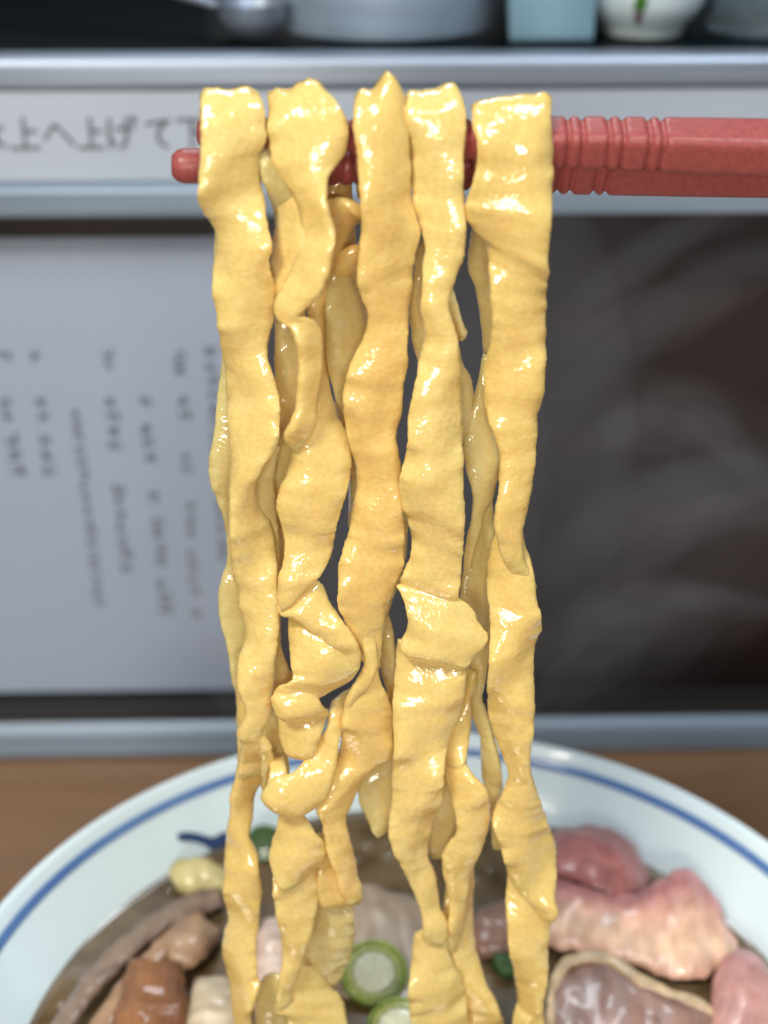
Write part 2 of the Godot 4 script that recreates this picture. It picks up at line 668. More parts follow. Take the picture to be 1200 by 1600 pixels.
func write_notice(notice: Node3D):
	# は 上 へ 上 げ て 下 in strokes, in units of one character, y down
	var glyphs := [
		[[[.1, .05], [.05, .5], [.12, .95]], [[.32, .32], [.95, .3]], [[.7, .05], [.72, .75], [.6, .92], [.4, .9], [.36, .78], [.5, .68], [.72, .74], [.98, .92]]],
		[[[.5, .02], [.5, .95]], [[.5, .42], [.90, .42]], [[.02, .96], [.98, .96]]],
		[[[.02, .66], [.34, .24], [.44, .26], [.98, .86]]],
		[[[.5, .02], [.5, .95]], [[.5, .42], [.90, .42]], [[.02, .96], [.98, .96]]],
		[[[.10, .06], [.04, .5], [.12, .94], [.20, .76]], [[.32, .36], [.92, .33]], [[.68, .06], [.69, .55], [.62, .80], [.44, .98]], [[.86, .0], [.92, .13]], [[.97, .0], [1.03, .11]]],
		[[[.02, .20], [.95, .10]], [[.95, .10], [.62, .28], [.46, .52], [.52, .78], [.82, .95]]],
		[[[.0, .08], [1.0, .08]], [[.46, .08], [.46, .98]], [[.50, .36], [.80, .56]]],
	]
	var widths := [0.0082, 0.0078, 0.0082, 0.0068, 0.0078, 0.0066, 0.0080]
	var lefts := [-0.1216, -0.1118, -0.1024, -0.0929, -0.0848, -0.0739, -0.0651]
	for g in glyphs.size():
		var st := SurfaceTool.new()
		st.begin(Mesh.PRIMITIVE_TRIANGLES)
		for k in glyphs[g].size():
			var pts := []
			for p in glyphs[g][k]:
				pts.append(Vector2(lefts[g] + p[0] * widths[g], 0.2181 - p[1] * 0.0086))
			stroke(st, pts, 0.00105, 0.00112 + k * 0.00002)
		put("letter", st.commit(), plain(Color(0.36, 0.40, 0.44), 0.5), notice)


# columns of small upright print, too small and too soft to read
func menu_picture() -> ImageTexture:
	var w := 1072
	var h := 1000
	var im := Image.create(w, h, false, Image.FORMAT_RGB8)
	im.fill(Color(0.635, 0.69, 0.77))
	var rng := RandomNumberGenerator.new()
	rng.seed = 15
	# x (mm from the sheet's left edge), top and bottom (mm from its top), character size
	for c in MENU_COLUMNS:
		var y: float = c[1]
		while y < c[2]:
			var gap: bool = rng.randf() < c[4]
			var px := int((c[0] + (y - c[1]) * c[5]) * w / 171.6)
			var py := int(y * h / 160.0)
			var s := int(c[3] * w / 171.6)
			if not gap:
				for k in 5:
					var tone := Color(0.27, 0.30, 0.35).lerp(Color(0.44, 0.475, 0.53), rng.randf())
					if k % 2: im.fill_rect(Rect2i(px + rng.randi_range(0, s / 4), py + rng.randi_range(0, s - 4), rng.randi_range(s / 2, s * 3 / 4), maxi(3, s / 5)), tone)
					else: im.fill_rect(Rect2i(px + rng.randi_range(0, s - 4), py + rng.randi_range(0, s / 4), maxi(3, s / 5), rng.randi_range(s / 2, s * 3 / 4)), tone)
			y += c[3] * 1.12
	return ImageTexture.create_from_image(im)

const MENU_COLUMNS := [
	[160.1, 34.2, 112.0, 4.2, 0.15, 0.006],
	[149.8, 34.9, 43.7, 4.4, 0.00, 0.048],
	[150.1, 50.1, 56.5, 4.4, 0.00, 0.123],
	[150.4, 60.5, 130.0, 4.0, 0.12, -0.000],
	[138.6, 50.5, 127.5, 4.2, 0.25, 0.018],
	[128.8, 34.9, 43.7, 3.4, 0.10, 0.004],
	[127.8, 50.5, 126.2, 4.4, 0.22, 0.006],
	[116.6, 50.1, 126.7, 3.8, 0.06, 0.027],
	[106.5, 35.3, 38.6, 4.6, 0.00, 0.069],
	[106.4, 50.5, 56.5, 4.2, 0.00, 0.092],
	[106.5, 62.7, 74.7, 4.8, 0.10, -0.003],
	[96.1, 35.3, 38.6, 4.6, 0.00, -0.000],
	[95.7, 50.5, 56.5, 4.2, 0.00, 0.015],
	[95.2, 62.7, 74.7, 4.8, 0.10, 0.054],
	[86.6, 35.3, 74.7, 4.4, 0.30, -0.050],
]


func make_shelf_things():
	# a small white bowl with a painted leaf, waiting on the upper counter
	var bowl := thing("shelf_bowl", Vector3(0.0680, 0.2345, -0.2290), "small white bowl with a green and purple leaf motif on the steel upper counter", "bowl")
	put("shell", lathe([Vector2(0.0, 0.0), Vector2(0.0105, 0.0), Vector2(0.0118, 0.001), Vector2(0.0125, 0.004), Vector2(0.0150, 0.006), Vector2(0.0172, 0.010), Vector2(0.0186, 0.016), Vector2(0.0196, 0.026), Vector2(0.0202, 0.036), Vector2(0.0196, 0.0365), Vector2(0.0186, 0.036), Vector2(0.0172, 0.018), Vector2(0.013, 0.008), Vector2(0.0, 0.006)], 64), M.porcelain, bowl)
	put("leaf_motif", strip([[-5.6, 15.5, 18.6, -3.0, 15.5, 19.2], [-5.8, 12.0, 17.9, -2.4, 12.4, 18.5], [-5.6, 9.0, 16.3, -2.6, 9.2, 17.1]], 0.5, {"frill": 0.05, "waves": 0.02}), plain(Color(0.30, 0.52, 0.16), 0.25), bowl)
	put("petal_motif", strip([[-5.2, 8.6, 16.4, -3.0, 8.6, 17.0], [-5.0, 6.6, 15.0, -3.2, 6.6, 15.6], [-4.6, 5.0, 13.2, -3.4, 5.0, 13.7]], 0.5, {"frill": 0.05, "waves": 0.02}), plain(Color(0.46, 0.26, 0.34), 0.25), bowl)
	# steel pot with a rounded rim, further left
	var pot := thing("steel_pot", Vector3(-0.0075, 0.2345, -0.2445), "low steel pot, grey and steam-veiled, in the middle of the upper counter", "pot")
	put("body", lathe([Vector2(0, 0), Vector2(0.0325, 0), Vector2(0.034, 0.002), Vector2(0.034, 0.050), Vector2(0.0365, 0.052), Vector2(0.0365, 0.054), Vector2(0.0325, 0.054), Vector2(0.0325, 0.004), Vector2(0, 0.003)], 72), M.steel_dull, pot)
	var tub := thing("plastic_tub", Vector3(0.0395, 0.2345, -0.2335), "blue grey plastic tub between the steel pot and the small white bowl", "tub")
	put("body", box(Vector3(0.0235, 0.040, 0.045), 0.003), M.teal_plastic, tub).position.y = 0.020
	put("lid", box(Vector3(0.0255, 0.005, 0.048), 0.002), M.teal_plastic, tub).position.y = 0.0427
	var ladle := thing("ladle", Vector3(-0.0455, 0.2345, -0.222), "shiny round ladle bowl lying on the upper counter at the left", "ladle")
	put("cup", lathe([Vector2(0, 0.0), Vector2(0.004, 0.0004), Vector2(0.0075, 0.0026), Vector2(0.0095, 0.006), Vector2(0.0102, 0.010), Vector2(0.0106, 0.0102), Vector2(0.0098, 0.0098), Vector2(0.007, 0.0034), Vector2(0, 0.0014)], 48), M.steel, ladle)
	put("handle", rod([Vector3(-0.0100, 0.0092, 0), Vector3(-0.03, 0.013, -0.012), Vector3(-0.07, 0.017, -0.03), Vector3(-0.12, 0.02, -0.05)], [0.0012, 0.0016, 0.0018, 0.002]), M.steel, ladle)
	var glass := thing("drinking_glass", Vector3(0.104, 0.2345, -0.232), "plain glass tumbler at the right end of the upper counter", "glass")
	var g := plain(Color(0.80, 0.88, 0.92, 0.10), 0.03)
	g.refraction_enabled = true
	g.refraction_scale = 0.05
	put("tumbler", lathe([Vector2(0, 0), Vector2(0.0155, 0), Vector2(0.0170, 0.002), Vector2(0.0185, 0.05), Vector2(0.0170, 0.05), Vector2(0.0155, 0.006), Vector2(0, 0.005)], 64), g, glass)


# ---------------------------------------------------------------- bowl and what floats in it

func make_bowl():
	var bowl := thing("ramen_bowl", Vector3.ZERO, "large white porcelain ramen bowl with a thin blue ring inside its rim", "bowl")
	put("shell", lathe([Vector2(0.0, 0.006), Vector2(0.030, 0.006), Vector2(0.0315, 0.0), Vector2(0.036, 0.0), Vector2(0.0375, 0.007), Vector2(0.052, 0.018), Vector2(0.068, 0.032), Vector2(0.082, 0.049), Vector2(0.093, 0.066), Vector2(0.0985, 0.0765), Vector2(0.0997, 0.0780), Vector2(0.0993, 0.0788), Vector2(0.0982, 0.0786), Vector2(0.0970, 0.0773), Vector2(0.0940, 0.0733), Vector2(0.0885, 0.0675), Vector2(0.0835, 0.0625), Vector2(0.074, 0.051), Vector2(0.060, 0.035), Vector2(0.04, 0.020), Vector2(0.0, 0.012)], 160), M.porcelain, bowl)
	put("blue_ring", lathe([Vector2(0.09592, 0.07620), Vector2(0.0965, 0.0760), Vector2(0.0950, 0.07430), Vector2(0.0946, 0.07437)], 160), M.glaze_blue, bowl)
	put("broth", lathe([Vector2(0.0, SOUP), Vector2(0.03, SOUP), Vector2(0.06, SOUP), Vector2(0.0835, SOUP), Vector2(0.0850, SOUP + 0.0005), Vector2(0.0846, SOUP - 0.0006), Vector2(0.07, SOUP - 0.010), Vector2(0.0, SOUP - 0.011)], 128), M.broth, bowl)
	# brush-painted motif on the inner wall
	put("brush_motif", strip([[-59.15, 69.77, -68.21, -58.47, 68.45, -67.14, 0], [-57.11, 69.36, -69.44, -56.70, 67.82, -67.89, 0], [-53.79, 67.97, -70.40, -53.68, 66.44, -68.58, 0], [-50.72, 66.56, -70.89, -50.88, 64.60, -68.36, 0], [-48.02, 66.61, -72.80, -48.40, 63.04, -68.28, 0], [-44.62, 65.70, -73.91, -45.31, 61.21, -68.51, 0], [-41.45, 63.87, -73.64, -41.94, 60.66, -70.11, 0], [-39.53, 62.56, -73.24, -39.79, 61.02, -71.64, 0]], 0.35, {"up": Vector3(0, 1, 0.8), "frill": 0.12, "waves": 0.02}), M.glaze_dark, bowl)


func make_toppings():
	pass
	var meat := tinted(0.36, 0.25, Vector3(0.35, 0.6, 1), 0.004)
	var bamboo := tinted(0.40, 0.3, Vector3(2.6, 0.35, 1), 0.022)
	var t2 := thing("pork_slice", Vector3.ZERO, "dark pink rolled pork slice against the bowl's inner wall, rearmost of the meat", "meat", "slices of pink pork in the bowl")
	put("slice", strip([[29.7, 65, -68.6, 28.9, 69, -53.8, 1], [33.7, 66, -72.1, 31.1, 71, -51.5, 2], [38.1, 67, -73.6, 35, 72, -49.5, 3], [44.2, 67, -74.8, 39.7, 73, -46.1, 3.4], [49.4, 67, -73.3, 43.4, 73, -44, 3.4], [53.3, 66, -69.8, 46.6, 72, -43.8, 3], [55.3, 65, -63.8, 49.8, 70, -45.2, 2], [56.2, 64, -56.8, 53.4, 67, -48.5, 1]], 3.2, {"bow": 0.7, "up": Vector3(0, 1, 0.35), "frill": 0.35, "waves": 0.5, "tones": [Color(0.305, 0.114, 0.107), Color(0.413, 0.138, 0.127), Color(0.546, 0.205, 0.181), Color(0.376, 0.141, 0.127)]}), meat, t2)
	var t4 := thing("pork_slice", Vector3.ZERO, "big pork slice folded from rose pink to cream, in the middle of the meat", "meat", "slices of pink pork in the bowl")
	put("slice", strip([[29.5, 69, -51.1, 26.8, 68, -33, 1.5], [33.2, 70, -51.1, 29.9, 69, -30, 2], [38.1, 71, -48, 35.2, 69, -28.6, 2.4], [44.5, 71, -45.3, 41.9, 69, -27.4, 2.6], [52, 71, -45.8, 49, 68, -24.5, 3], [58.1, 71, -50.6, 54.5, 67, -22.8, 3.6], [64.3, 70, -55, 60, 67, -21.9, 4], [68.2, 68, -52.3, 64.8, 66, -24.4, 3.4], [70.7, 66, -43.5, 69.2, 65, -28.2, 2.4], [72.7, 64, -35.2, 72.2, 64, -31.6, 1]], 3.4, {"bow": 0.7, "up": Vector3(0, 1, 0.35), "frill": 0.35, "waves": 0.5, "tones": [Color(0.552, 0.231, 0.223), Color(0.617, 0.262, 0.246), Color(0.807, 0.479, 0.342), Color(0.871, 0.610, 0.429), Color(0.610, 0.352, 0.262)]}), meat, t4)
	var t6 := thing("pork_slice", Vector3.ZERO, "mauve brown pork slice with a pale rim of fat, nearest at the right", "meat", "slices of pink pork in the bowl")
	put("slice", strip([[29.2, 67, -19.4, 27.4, 65, 4.2, 0.6], [32.8, 67, -26.5, 32.3, 65, 4.2, 1], [37.2, 68, -27, 36.9, 65, 4.2, 1.2], [42.8, 68, -26.1, 40.8, 65, 4.2, 1.4], [48.5, 68, -21.2, 46.1, 65, 4.2, 1.4], [54.6, 68, -16.2, 51.4, 65, 4.2, 1.2], [60.6, 67, -14, 56.3, 65, 5.9, 1], [64.4, 66, -9.9, 61.5, 65, 5.9, 0.6]], 3.2, {"bow": 0.7, "up": Vector3(0, 1, 0.35), "frill": 0.35, "waves": 0.5, "tones": [Color(0.305, 0.181, 0.141), Color(0.305, 0.188, 0.150), Color(0.376, 0.223, 0.181), Color(0.262, 0.156, 0.127)]}), meat, t6)
	put("fat_rim", strip([[26.4, 65, -4.2, 28.2, 66, -3.2, 0.3], [28.1, 66, -17.6, 30, 67, -16.2, 0.4], [29.7, 67, -23.8, 31.6, 68, -20.9, 0.5], [32.9, 68, -27.8, 33.5, 69, -23.7, 0.5], [37.4, 69, -28.6, 37.1, 69, -25.2, 0.5], [43, 69, -27.6, 42, 69, -24.1, 0.5], [48.5, 69, -22.1, 46.9, 69, -18.7, 0.5], [55, 68, -18, 53.2, 68, -14.5, 0.5], [61, 67, -16.2, 59.3, 68, -11.6, 0.5], [64.7, 66, -13, 62.8, 66, -9.9, 0.3]], 1.8, {"bow": 0.7, "up": Vector3(0, 1, 0.35), "frill": 0.35, "waves": 0.5, "tones": [Color(0.578, 0.429, 0.262), Color(0.658, 0.515, 0.328), Color(0.515, 0.352, 0.205)]}), meat, t6)
	var t9 := thing("pork_slice", Vector3.ZERO, "pale pink pork slice cut off by the right edge of the picture", "meat", "slices of pink pork in the bowl")
	put("slice", strip([[64, 65, -18.6, 60.6, 65, 4.2, 1], [67.4, 67, -27.1, 64.2, 66, 5.1, 2], [71.6, 68, -30.6, 68.1, 66, 5.1, 2.4], [75.7, 67, -29.3, 72.7, 66, 5.1, 2.4], [78.4, 65, -24.3, 77, 65, 4.2, 2], [79.6, 64, -14, 79.3, 64, 3.4, 1]], 4.0, {"bow": 0.7, "up": Vector3(0, 1, 0.35), "frill": 0.35, "waves": 0.5, "tones": [Color(0.515, 0.262, 0.242), Color(0.610, 0.328, 0.296), Color(0.515, 0.283, 0.262)]}), meat, t9)
	var t11 := thing("bamboo_shoot", Vector3.ZERO, "long dull bamboo shoot strip following the left shore of the broth", "bamboo shoot", "strips of simmered bamboo shoot")
	put("strip", strip([[-82.7, 65, 4.2, -77.7, 66, 5.1, 0.6], [-78.7, 66, -10.3, -74, 67, -7.5, 0.8], [-74.5, 66, -23.3, -69.5, 67, -19.4, 0.8], [-69.2, 66, -34.1, -63.7, 67, -29.7, 0.8], [-62.4, 66, -43.1, -58.1, 67, -37.2, 0.8], [-54.9, 66, -49.6, -51.7, 67, -42, 0.8], [-47.1, 65, -54.6, -45.5, 66, -46.1, 0.6]], 2.2, {"bow": 0.7, "up": Vector3(0, 1, 0.35), "frill": 0.35, "waves": 0.5, "tones": [Color(0.188, 0.133, 0.102), Color(0.305, 0.209, 0.138), Color(0.209, 0.138, 0.098)]}), bamboo, t11)
	var t13 := thing("bamboo_shoot", Vector3.ZERO, "tan bamboo shoot strip lying inside the dull one, pointing up to the noodles", "bamboo shoot", "strips of simmered bamboo shoot")
	put("strip", strip([[-73.6, 67, 6, -67.5, 68, 6.9, 0.8], [-70.6, 68, -6.6, -65.5, 69, -3, 0.8], [-66.6, 68, -17.8, -61.8, 69, -14.2, 1], [-62, 68, -27.8, -57.6, 69, -23.7, 1], [-56.5, 68, -36.7, -52.8, 69, -31.2, 0.8], [-50.4, 67, -43.7, -48.1, 68, -37.6, 0.6]], 2.4, {"bow": 0.7, "up": Vector3(0, 1, 0.35), "frill": 0.35, "waves": 0.5, "tones": [Color(0.352, 0.202, 0.107), Color(0.479, 0.287, 0.150), Color(0.231, 0.122, 0.065)]}), bamboo, t13)
	var t15 := thing("bamboo_shoot", Vector3.ZERO, "squat orange brown bamboo shoot block, glossy, at the picture's lower left", "bamboo shoot", "strips of simmered bamboo shoot")
	put("strip", strip([[-66, 68, 8.5, -47.9, 68, 8.5, 1], [-65.9, 69, -5.6, -48.8, 68, -5.7, 1.4], [-65.2, 69, -16.5, -50.3, 68, -16.3, 1.6], [-64.5, 69, -22.9, -51.9, 68, -22.8, 1], [-64.3, 68.6, -26.8, -52.8, 68, -25.9, 0.8]], 3.4, {"bow": 0.7, "up": Vector3(0, 1, 0.35), "frill": 0.35, "waves": 0.5, "tones": [Color(0.231, 0.107, 0.045), Color(0.371, 0.162, 0.054), Color(0.262, 0.102, 0.032), Color(0.162, 0.068, 0.027)]}), bamboo, t15)
	var t17 := thing("bamboo_shoot", Vector3.ZERO, "rounded beige bamboo shoot tip behind the orange brown block", "bamboo shoot", "strips of simmered bamboo shoot")
	put("strip", strip([[-58, 67, -28.1, -52.7, 66, -25.2, 1], [-56.9, 68, -33, -48.3, 67, -28.1, 2], [-53.5, 67, -38.2, -46.4, 66, -33.1, 2], [-49.5, 66, -41.4, -45.5, 65, -37.9, 1]], 5.0, {"bow": 0.7, "up": Vector3(0, 1, 0.35), "frill": 0.35, "waves": 0.5, "tones": [Color(0.434, 0.270, 0.162), Color(0.515, 0.342, 0.209), Color(0.305, 0.181, 0.112)]}), bamboo, t17)
	var t19 := thing("chicken_piece", Vector3.ZERO, "cream white chicken piece beside the lowest left noodle", "chicken", "pale pieces in the broth")
	put("piece", strip([[-49, 66, 5.1, -37.9, 66, 5.1, 2], [-49.3, 67, -7.5, -38.7, 67, -7.5, 2.4], [-49.4, 67, -15.7, -40.4, 67, -16.6, 2], [-49.1, 65, -22, -42.6, 65, -22.7, 1]], 6.0, {"bow": 0.7, "up": Vector3(0, 1, 0.35), "frill": 0.35, "waves": 0.5, "tones": [Color(0.617, 0.515, 0.352), Color(0.776, 0.672, 0.491), Color(0.672, 0.565, 0.392)]}), meat, t19)
	var t21 := thing("chicken_piece", Vector3.ZERO, "pinkish white chicken piece seen in the slit between two left noodles", "chicken", "pale pieces in the broth")
	put("piece", strip([[-36.8, 65, -15.8, -28.7, 65, -15.8, 1], [-36.6, 67, -22.2, -28.7, 67, -22.2, 2], [-36.4, 67, -30.1, -29.7, 67, -30.1, 2], [-35.9, 66, -38.3, -31.1, 66, -38.3, 1], [-35.1, 64, -43.6, -32.4, 64, -43.6, 0.4]], 6.0, {"bow": 0.7, "up": Vector3(0, 1, 0.35), "frill": 0.35, "waves": 0.5, "tones": [Color(0.730, 0.503, 0.413), Color(0.888, 0.716, 0.604), Color(0.807, 0.631, 0.515)]}), meat, t21)
	var t23 := thing("leek_scrap", Vector3.ZERO, "pale yellow green scrap stuck to the bowl wall at the edge of the broth", "leek", "")
	put("scrap", strip([[-60.1, 67, -56.8, -57.2, 65, -53, 0.6], [-58.2, 69, -59.1, -55, 65, -52.1, 1.4], [-54.3, 70, -59.1, -51.4, 65, -51.6, 1.8], [-49.7, 69, -58.9, -47.6, 65, -52.1, 1.4], [-46.3, 67, -58, -45.3, 65, -53, 0.6]], 2.4, {"bow": 0.7, "up": Vector3(0, 1, 0.35), "frill": 0.35, "waves": 0.5, "tones": [Color(0.552, 0.479, 0.188), Color(0.617, 0.565, 0.279), Color(0.434, 0.371, 0.138)]}), bamboo, t23)
	var t25 := thing("pork_slice", Vector3.ZERO, "flat greyish beige pork slice under the broth behind the middle noodles", "meat", "slices of pink pork in the bowl")
	put("slice", strip([[-20.1, 64, -52.3, -22, 64, -23.3, 1], [-14, 65, -55.2, -15.5, 64, -19.5, 1.2], [-6.3, 65, -53.4, -7.8, 64, -15.8, 1.2], [1.3, 65, -48.6, -0.9, 64, -14, 1.2], [7.2, 65, -42.5, 6.1, 64, -15.8, 1], [10.1, 64, -35.2, 10.3, 64, -21.4, 0.6]], 3.0, {"bow": 0.7, "up": Vector3(0, 1, 0.35), "frill": 0.35, "waves": 0.5, "tones": [Color(0.352, 0.270, 0.188), Color(0.434, 0.342, 0.246), Color(0.352, 0.270, 0.195)]}), meat, t25)
	var t27 := thing("pork_slice", Vector3.ZERO, "brown lump of pork in the gap left of the right-hand noodle", "meat", "slices of pink pork in the bowl")
	put("slice", strip([[12.7, 65, -40.4, 12.8, 65, -30.1, 1], [15.4, 67, -43.5, 15, 66, -29.1, 2], [19.3, 67, -46.3, 18.9, 66, -30.1, 2], [23.1, 66, -46.8, 23, 66, -31.5, 2], [26.7, 64, -43.6, 26.8, 65, -36.2, 1]], 5.0, {"bow": 0.7, "up": Vector3(0, 1, 0.35), "frill": 0.35, "waves": 0.5, "tones": [Color(0.216, 0.127, 0.093), Color(0.352, 0.195, 0.133), Color(0.262, 0.138, 0.093)]}), meat, t27)
	leek_ring("thick green leek ring with a pale watery core, floating among the middle noodles", Vector3(-0.0101, 0.0670, -0.0238), 0.0074, Vector3(24, 0, -6), false)
	leek_ring("bright green leek ring half hidden by the fourth noodle's tail", Vector3(-0.0048, 0.0670, -0.0082), 0.0066, Vector3(14, 0, 10), false)
	leek_ring("dark green leek ring behind the left noodles near the bowl wall", Vector3(-0.0377, 0.0670, -0.0679), 0.0046, Vector3(30, 0, 8), true)
	leek_ring("small dark green leek ring in shadow beside the right-hand strand", Vector3(0.0198, 0.0660, -0.0281), 0.0034, Vector3(10, 0, -16), true)
	bubble(Vector3(-0.05951, 0.06400, -0.05457), 0.0010, "tiny clear oil bubble glinting on the yellow leek scrap's lower edge")
	bubble(Vector3(-0.05247, 0.06940, -0.02717), 0.0013, "tiny clear oil bubble perched on top of the orange brown bamboo block")
	bubble(Vector3(-0.05381, 0.06920, -0.02522), 0.0009, "tiny clear oil bubble perched on top of the orange brown bamboo block")
	bubble(Vector3(-0.05719, 0.06960, -0.02306), 0.0010, "tiny clear oil bubble perched on top of the orange brown bamboo block")
	bubble(Vector3(-0.05547, 0.06960, -0.02286), 0.0009, "tiny clear oil bubble perched on top of the orange brown bamboo block")
	bubble(Vector3(-0.01213, 0.06400, -0.07004), 0.0013, "tiny clear oil bubble in the dark broth behind the middle noodles")
	bubble(Vector3(-0.00685, 0.06400, -0.06618), 0.0014, "tiny clear oil bubble in the dark broth behind the middle noodles")
	bubble(Vector3(-0.01414, 0.06400, -0.06499), 0.0010, "tiny clear oil bubble in the dark broth behind the middle noodles")
	bubble(Vector3(-0.00136, 0.06400, -0.07151), 0.0010, "tiny clear oil bubble in the dark broth behind the middle noodles")
	bubble(Vector3(-0.01803, 0.06400, -0.06859), 0.0010, "tiny clear oil bubble in the dark broth behind the middle noodles")
	bubble(Vector3(0.00162, 0.06400, -0.06146), 0.0010, "tiny clear oil bubble in the dark broth behind the middle noodles")
	bubble(Vector3(0.04323, 0.06950, -0.02985), 0.0010, "tiny clear oil bubble on the big folded pork slice's front edge")
	bubble(Vector3(0.02920, 0.06760, -0.01415), 0.0010, "tiny clear oil bubble beside the fatty rim of the mauve pork slice")
	bubble(Vector3(0.02953, 0.06780, -0.01213), 0.0015, "tiny clear oil bubble beside the fatty rim of the mauve pork slice")
	bubble(Vector3(0.03277, 0.06760, -0.01160), 0.0011, "tiny clear oil bubble beside the fatty rim of the mauve pork slice")
	bubble(Vector3(0.04606, 0.07000, -0.02016), 0.0009, "tiny clear oil bubble on the big folded pork slice's front edge")
	bubble(Vector3(-0.07810, 0.06560, -0.01611), 0.0008, "tiny clear oil bubble on the dull bamboo strip at the far left")
	bubble(Vector3(-0.00229, 0.06550, -0.01219), 0.0010, "tiny clear oil bubble beside the bright green leek ring at the picture's foot")
	bubble(Vector3(0.06885, 0.06700, -0.03087), 0.0008, "tiny clear oil bubble where the big pork slice meets the pale one at the right")
	bubble(Vector3(0.07001, 0.06700, -0.03087), 0.0008, "tiny clear oil bubble where the big pork slice meets the pale one at the right")
	bubble(Vector3(0.01477, 0.06400, -0.05798), 0.0011, "tiny clear oil bubble in the dark broth left of the right-hand noodle")
	bubble(Vector3(0.01811, 0.06400, -0.06146), 0.0010, "tiny clear oil bubble in the dark broth left of the right-hand noodle")
	bubble(Vector3(0.00957, 0.06400, -0.06381), 0.0010, "tiny clear oil bubble in the dark broth left of the right-hand noodle")


# ---------------------------------------------------------------- chopsticks

func chopstick(label: String, a: Vector3, b: Vector3, r0: float, r1: float, grooves: Array, turn: float):
	var long := a.distance_to(b)
	var t := thing("chopstick", a, label, "chopstick", "pair of chopsticks holding up the noodles")
	var at := [0.0, 0.0003, 0.0009, 0.0018]
	var s := 0.003
	while s < long:
		var near := false
		for g in grooves:
			if absf(s - g) < 0.0028: near = true
		at.append(s)
		s += 0.0002 if near else 0.0015
	at.append(long)
	var pts := []
	var rad := []
	var pow_at := []
	for x in at:
		pts.append((b - a) * (x / long))
		var r := lerpf(r0, r1, smoothstep(0.0, 0.10, x))
		for g in grooves:
			r -= 0.00050 * exp(-pow((x - g) / 0.00042, 2.0))
		if x < 0.0018: r *= sqrt(clampf(1.0 - pow(1.0 - x / 0.0018, 2.0) * 0.72, 0.0, 1.0))
		rad.append(r)
		pow_at.append(lerpf(2.2, 6.0, smoothstep(0.030, 0.060, x)))
	put("stick", rod(pts, rad, 2.0, turn, 40, pow_at), M.red, t)


func make_chopsticks():
	chopstick("dark red chopstick, the upper and nearer of the pair, ringed with grooves", Vector3(-0.03523, 0.25818, 0.00250), Vector3(0.15842, 0.25274, 0.00135), 0.00252, 0.00345, [0.01051, 0.01239, 0.01991, 0.02226, 0.04017, 0.05435, 0.05643, 0.06031, 0.06240, 0.06619, 0.06818], -0.40)
	chopstick("dark red chopstick lower and partly hidden behind its mate, blunt tip reaching further left", Vector3(-0.03937, 0.25318, 0.00210), Vector3(0.17087, 0.24587, -0.02182), 0.00250, 0.00350, [0.01299, 0.01490, 0.01922, 0.02114, 0.02500, 0.02713, 0.04513, 0.04710, 0.05047, 0.05845, 0.06045, 0.06417, 0.06598], -0.36)


# ---------------------------------------------------------------- noodles

func noodle(label: String, pale: bool, pieces: Array, number: int):
	var t := thing("noodle", Vector3.ZERO, label, "noodle", "noodles hanging over the chopsticks")
	for p in pieces:
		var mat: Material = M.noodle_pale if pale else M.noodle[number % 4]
		put(p[0], strip(p[2], p[1], {"sway": 2.4, "ruffle": 1.15, "soften": 9 if p[0] in ["strand", "lower_strand", "tail", "sheet", "face"] else 3}), mat, t)


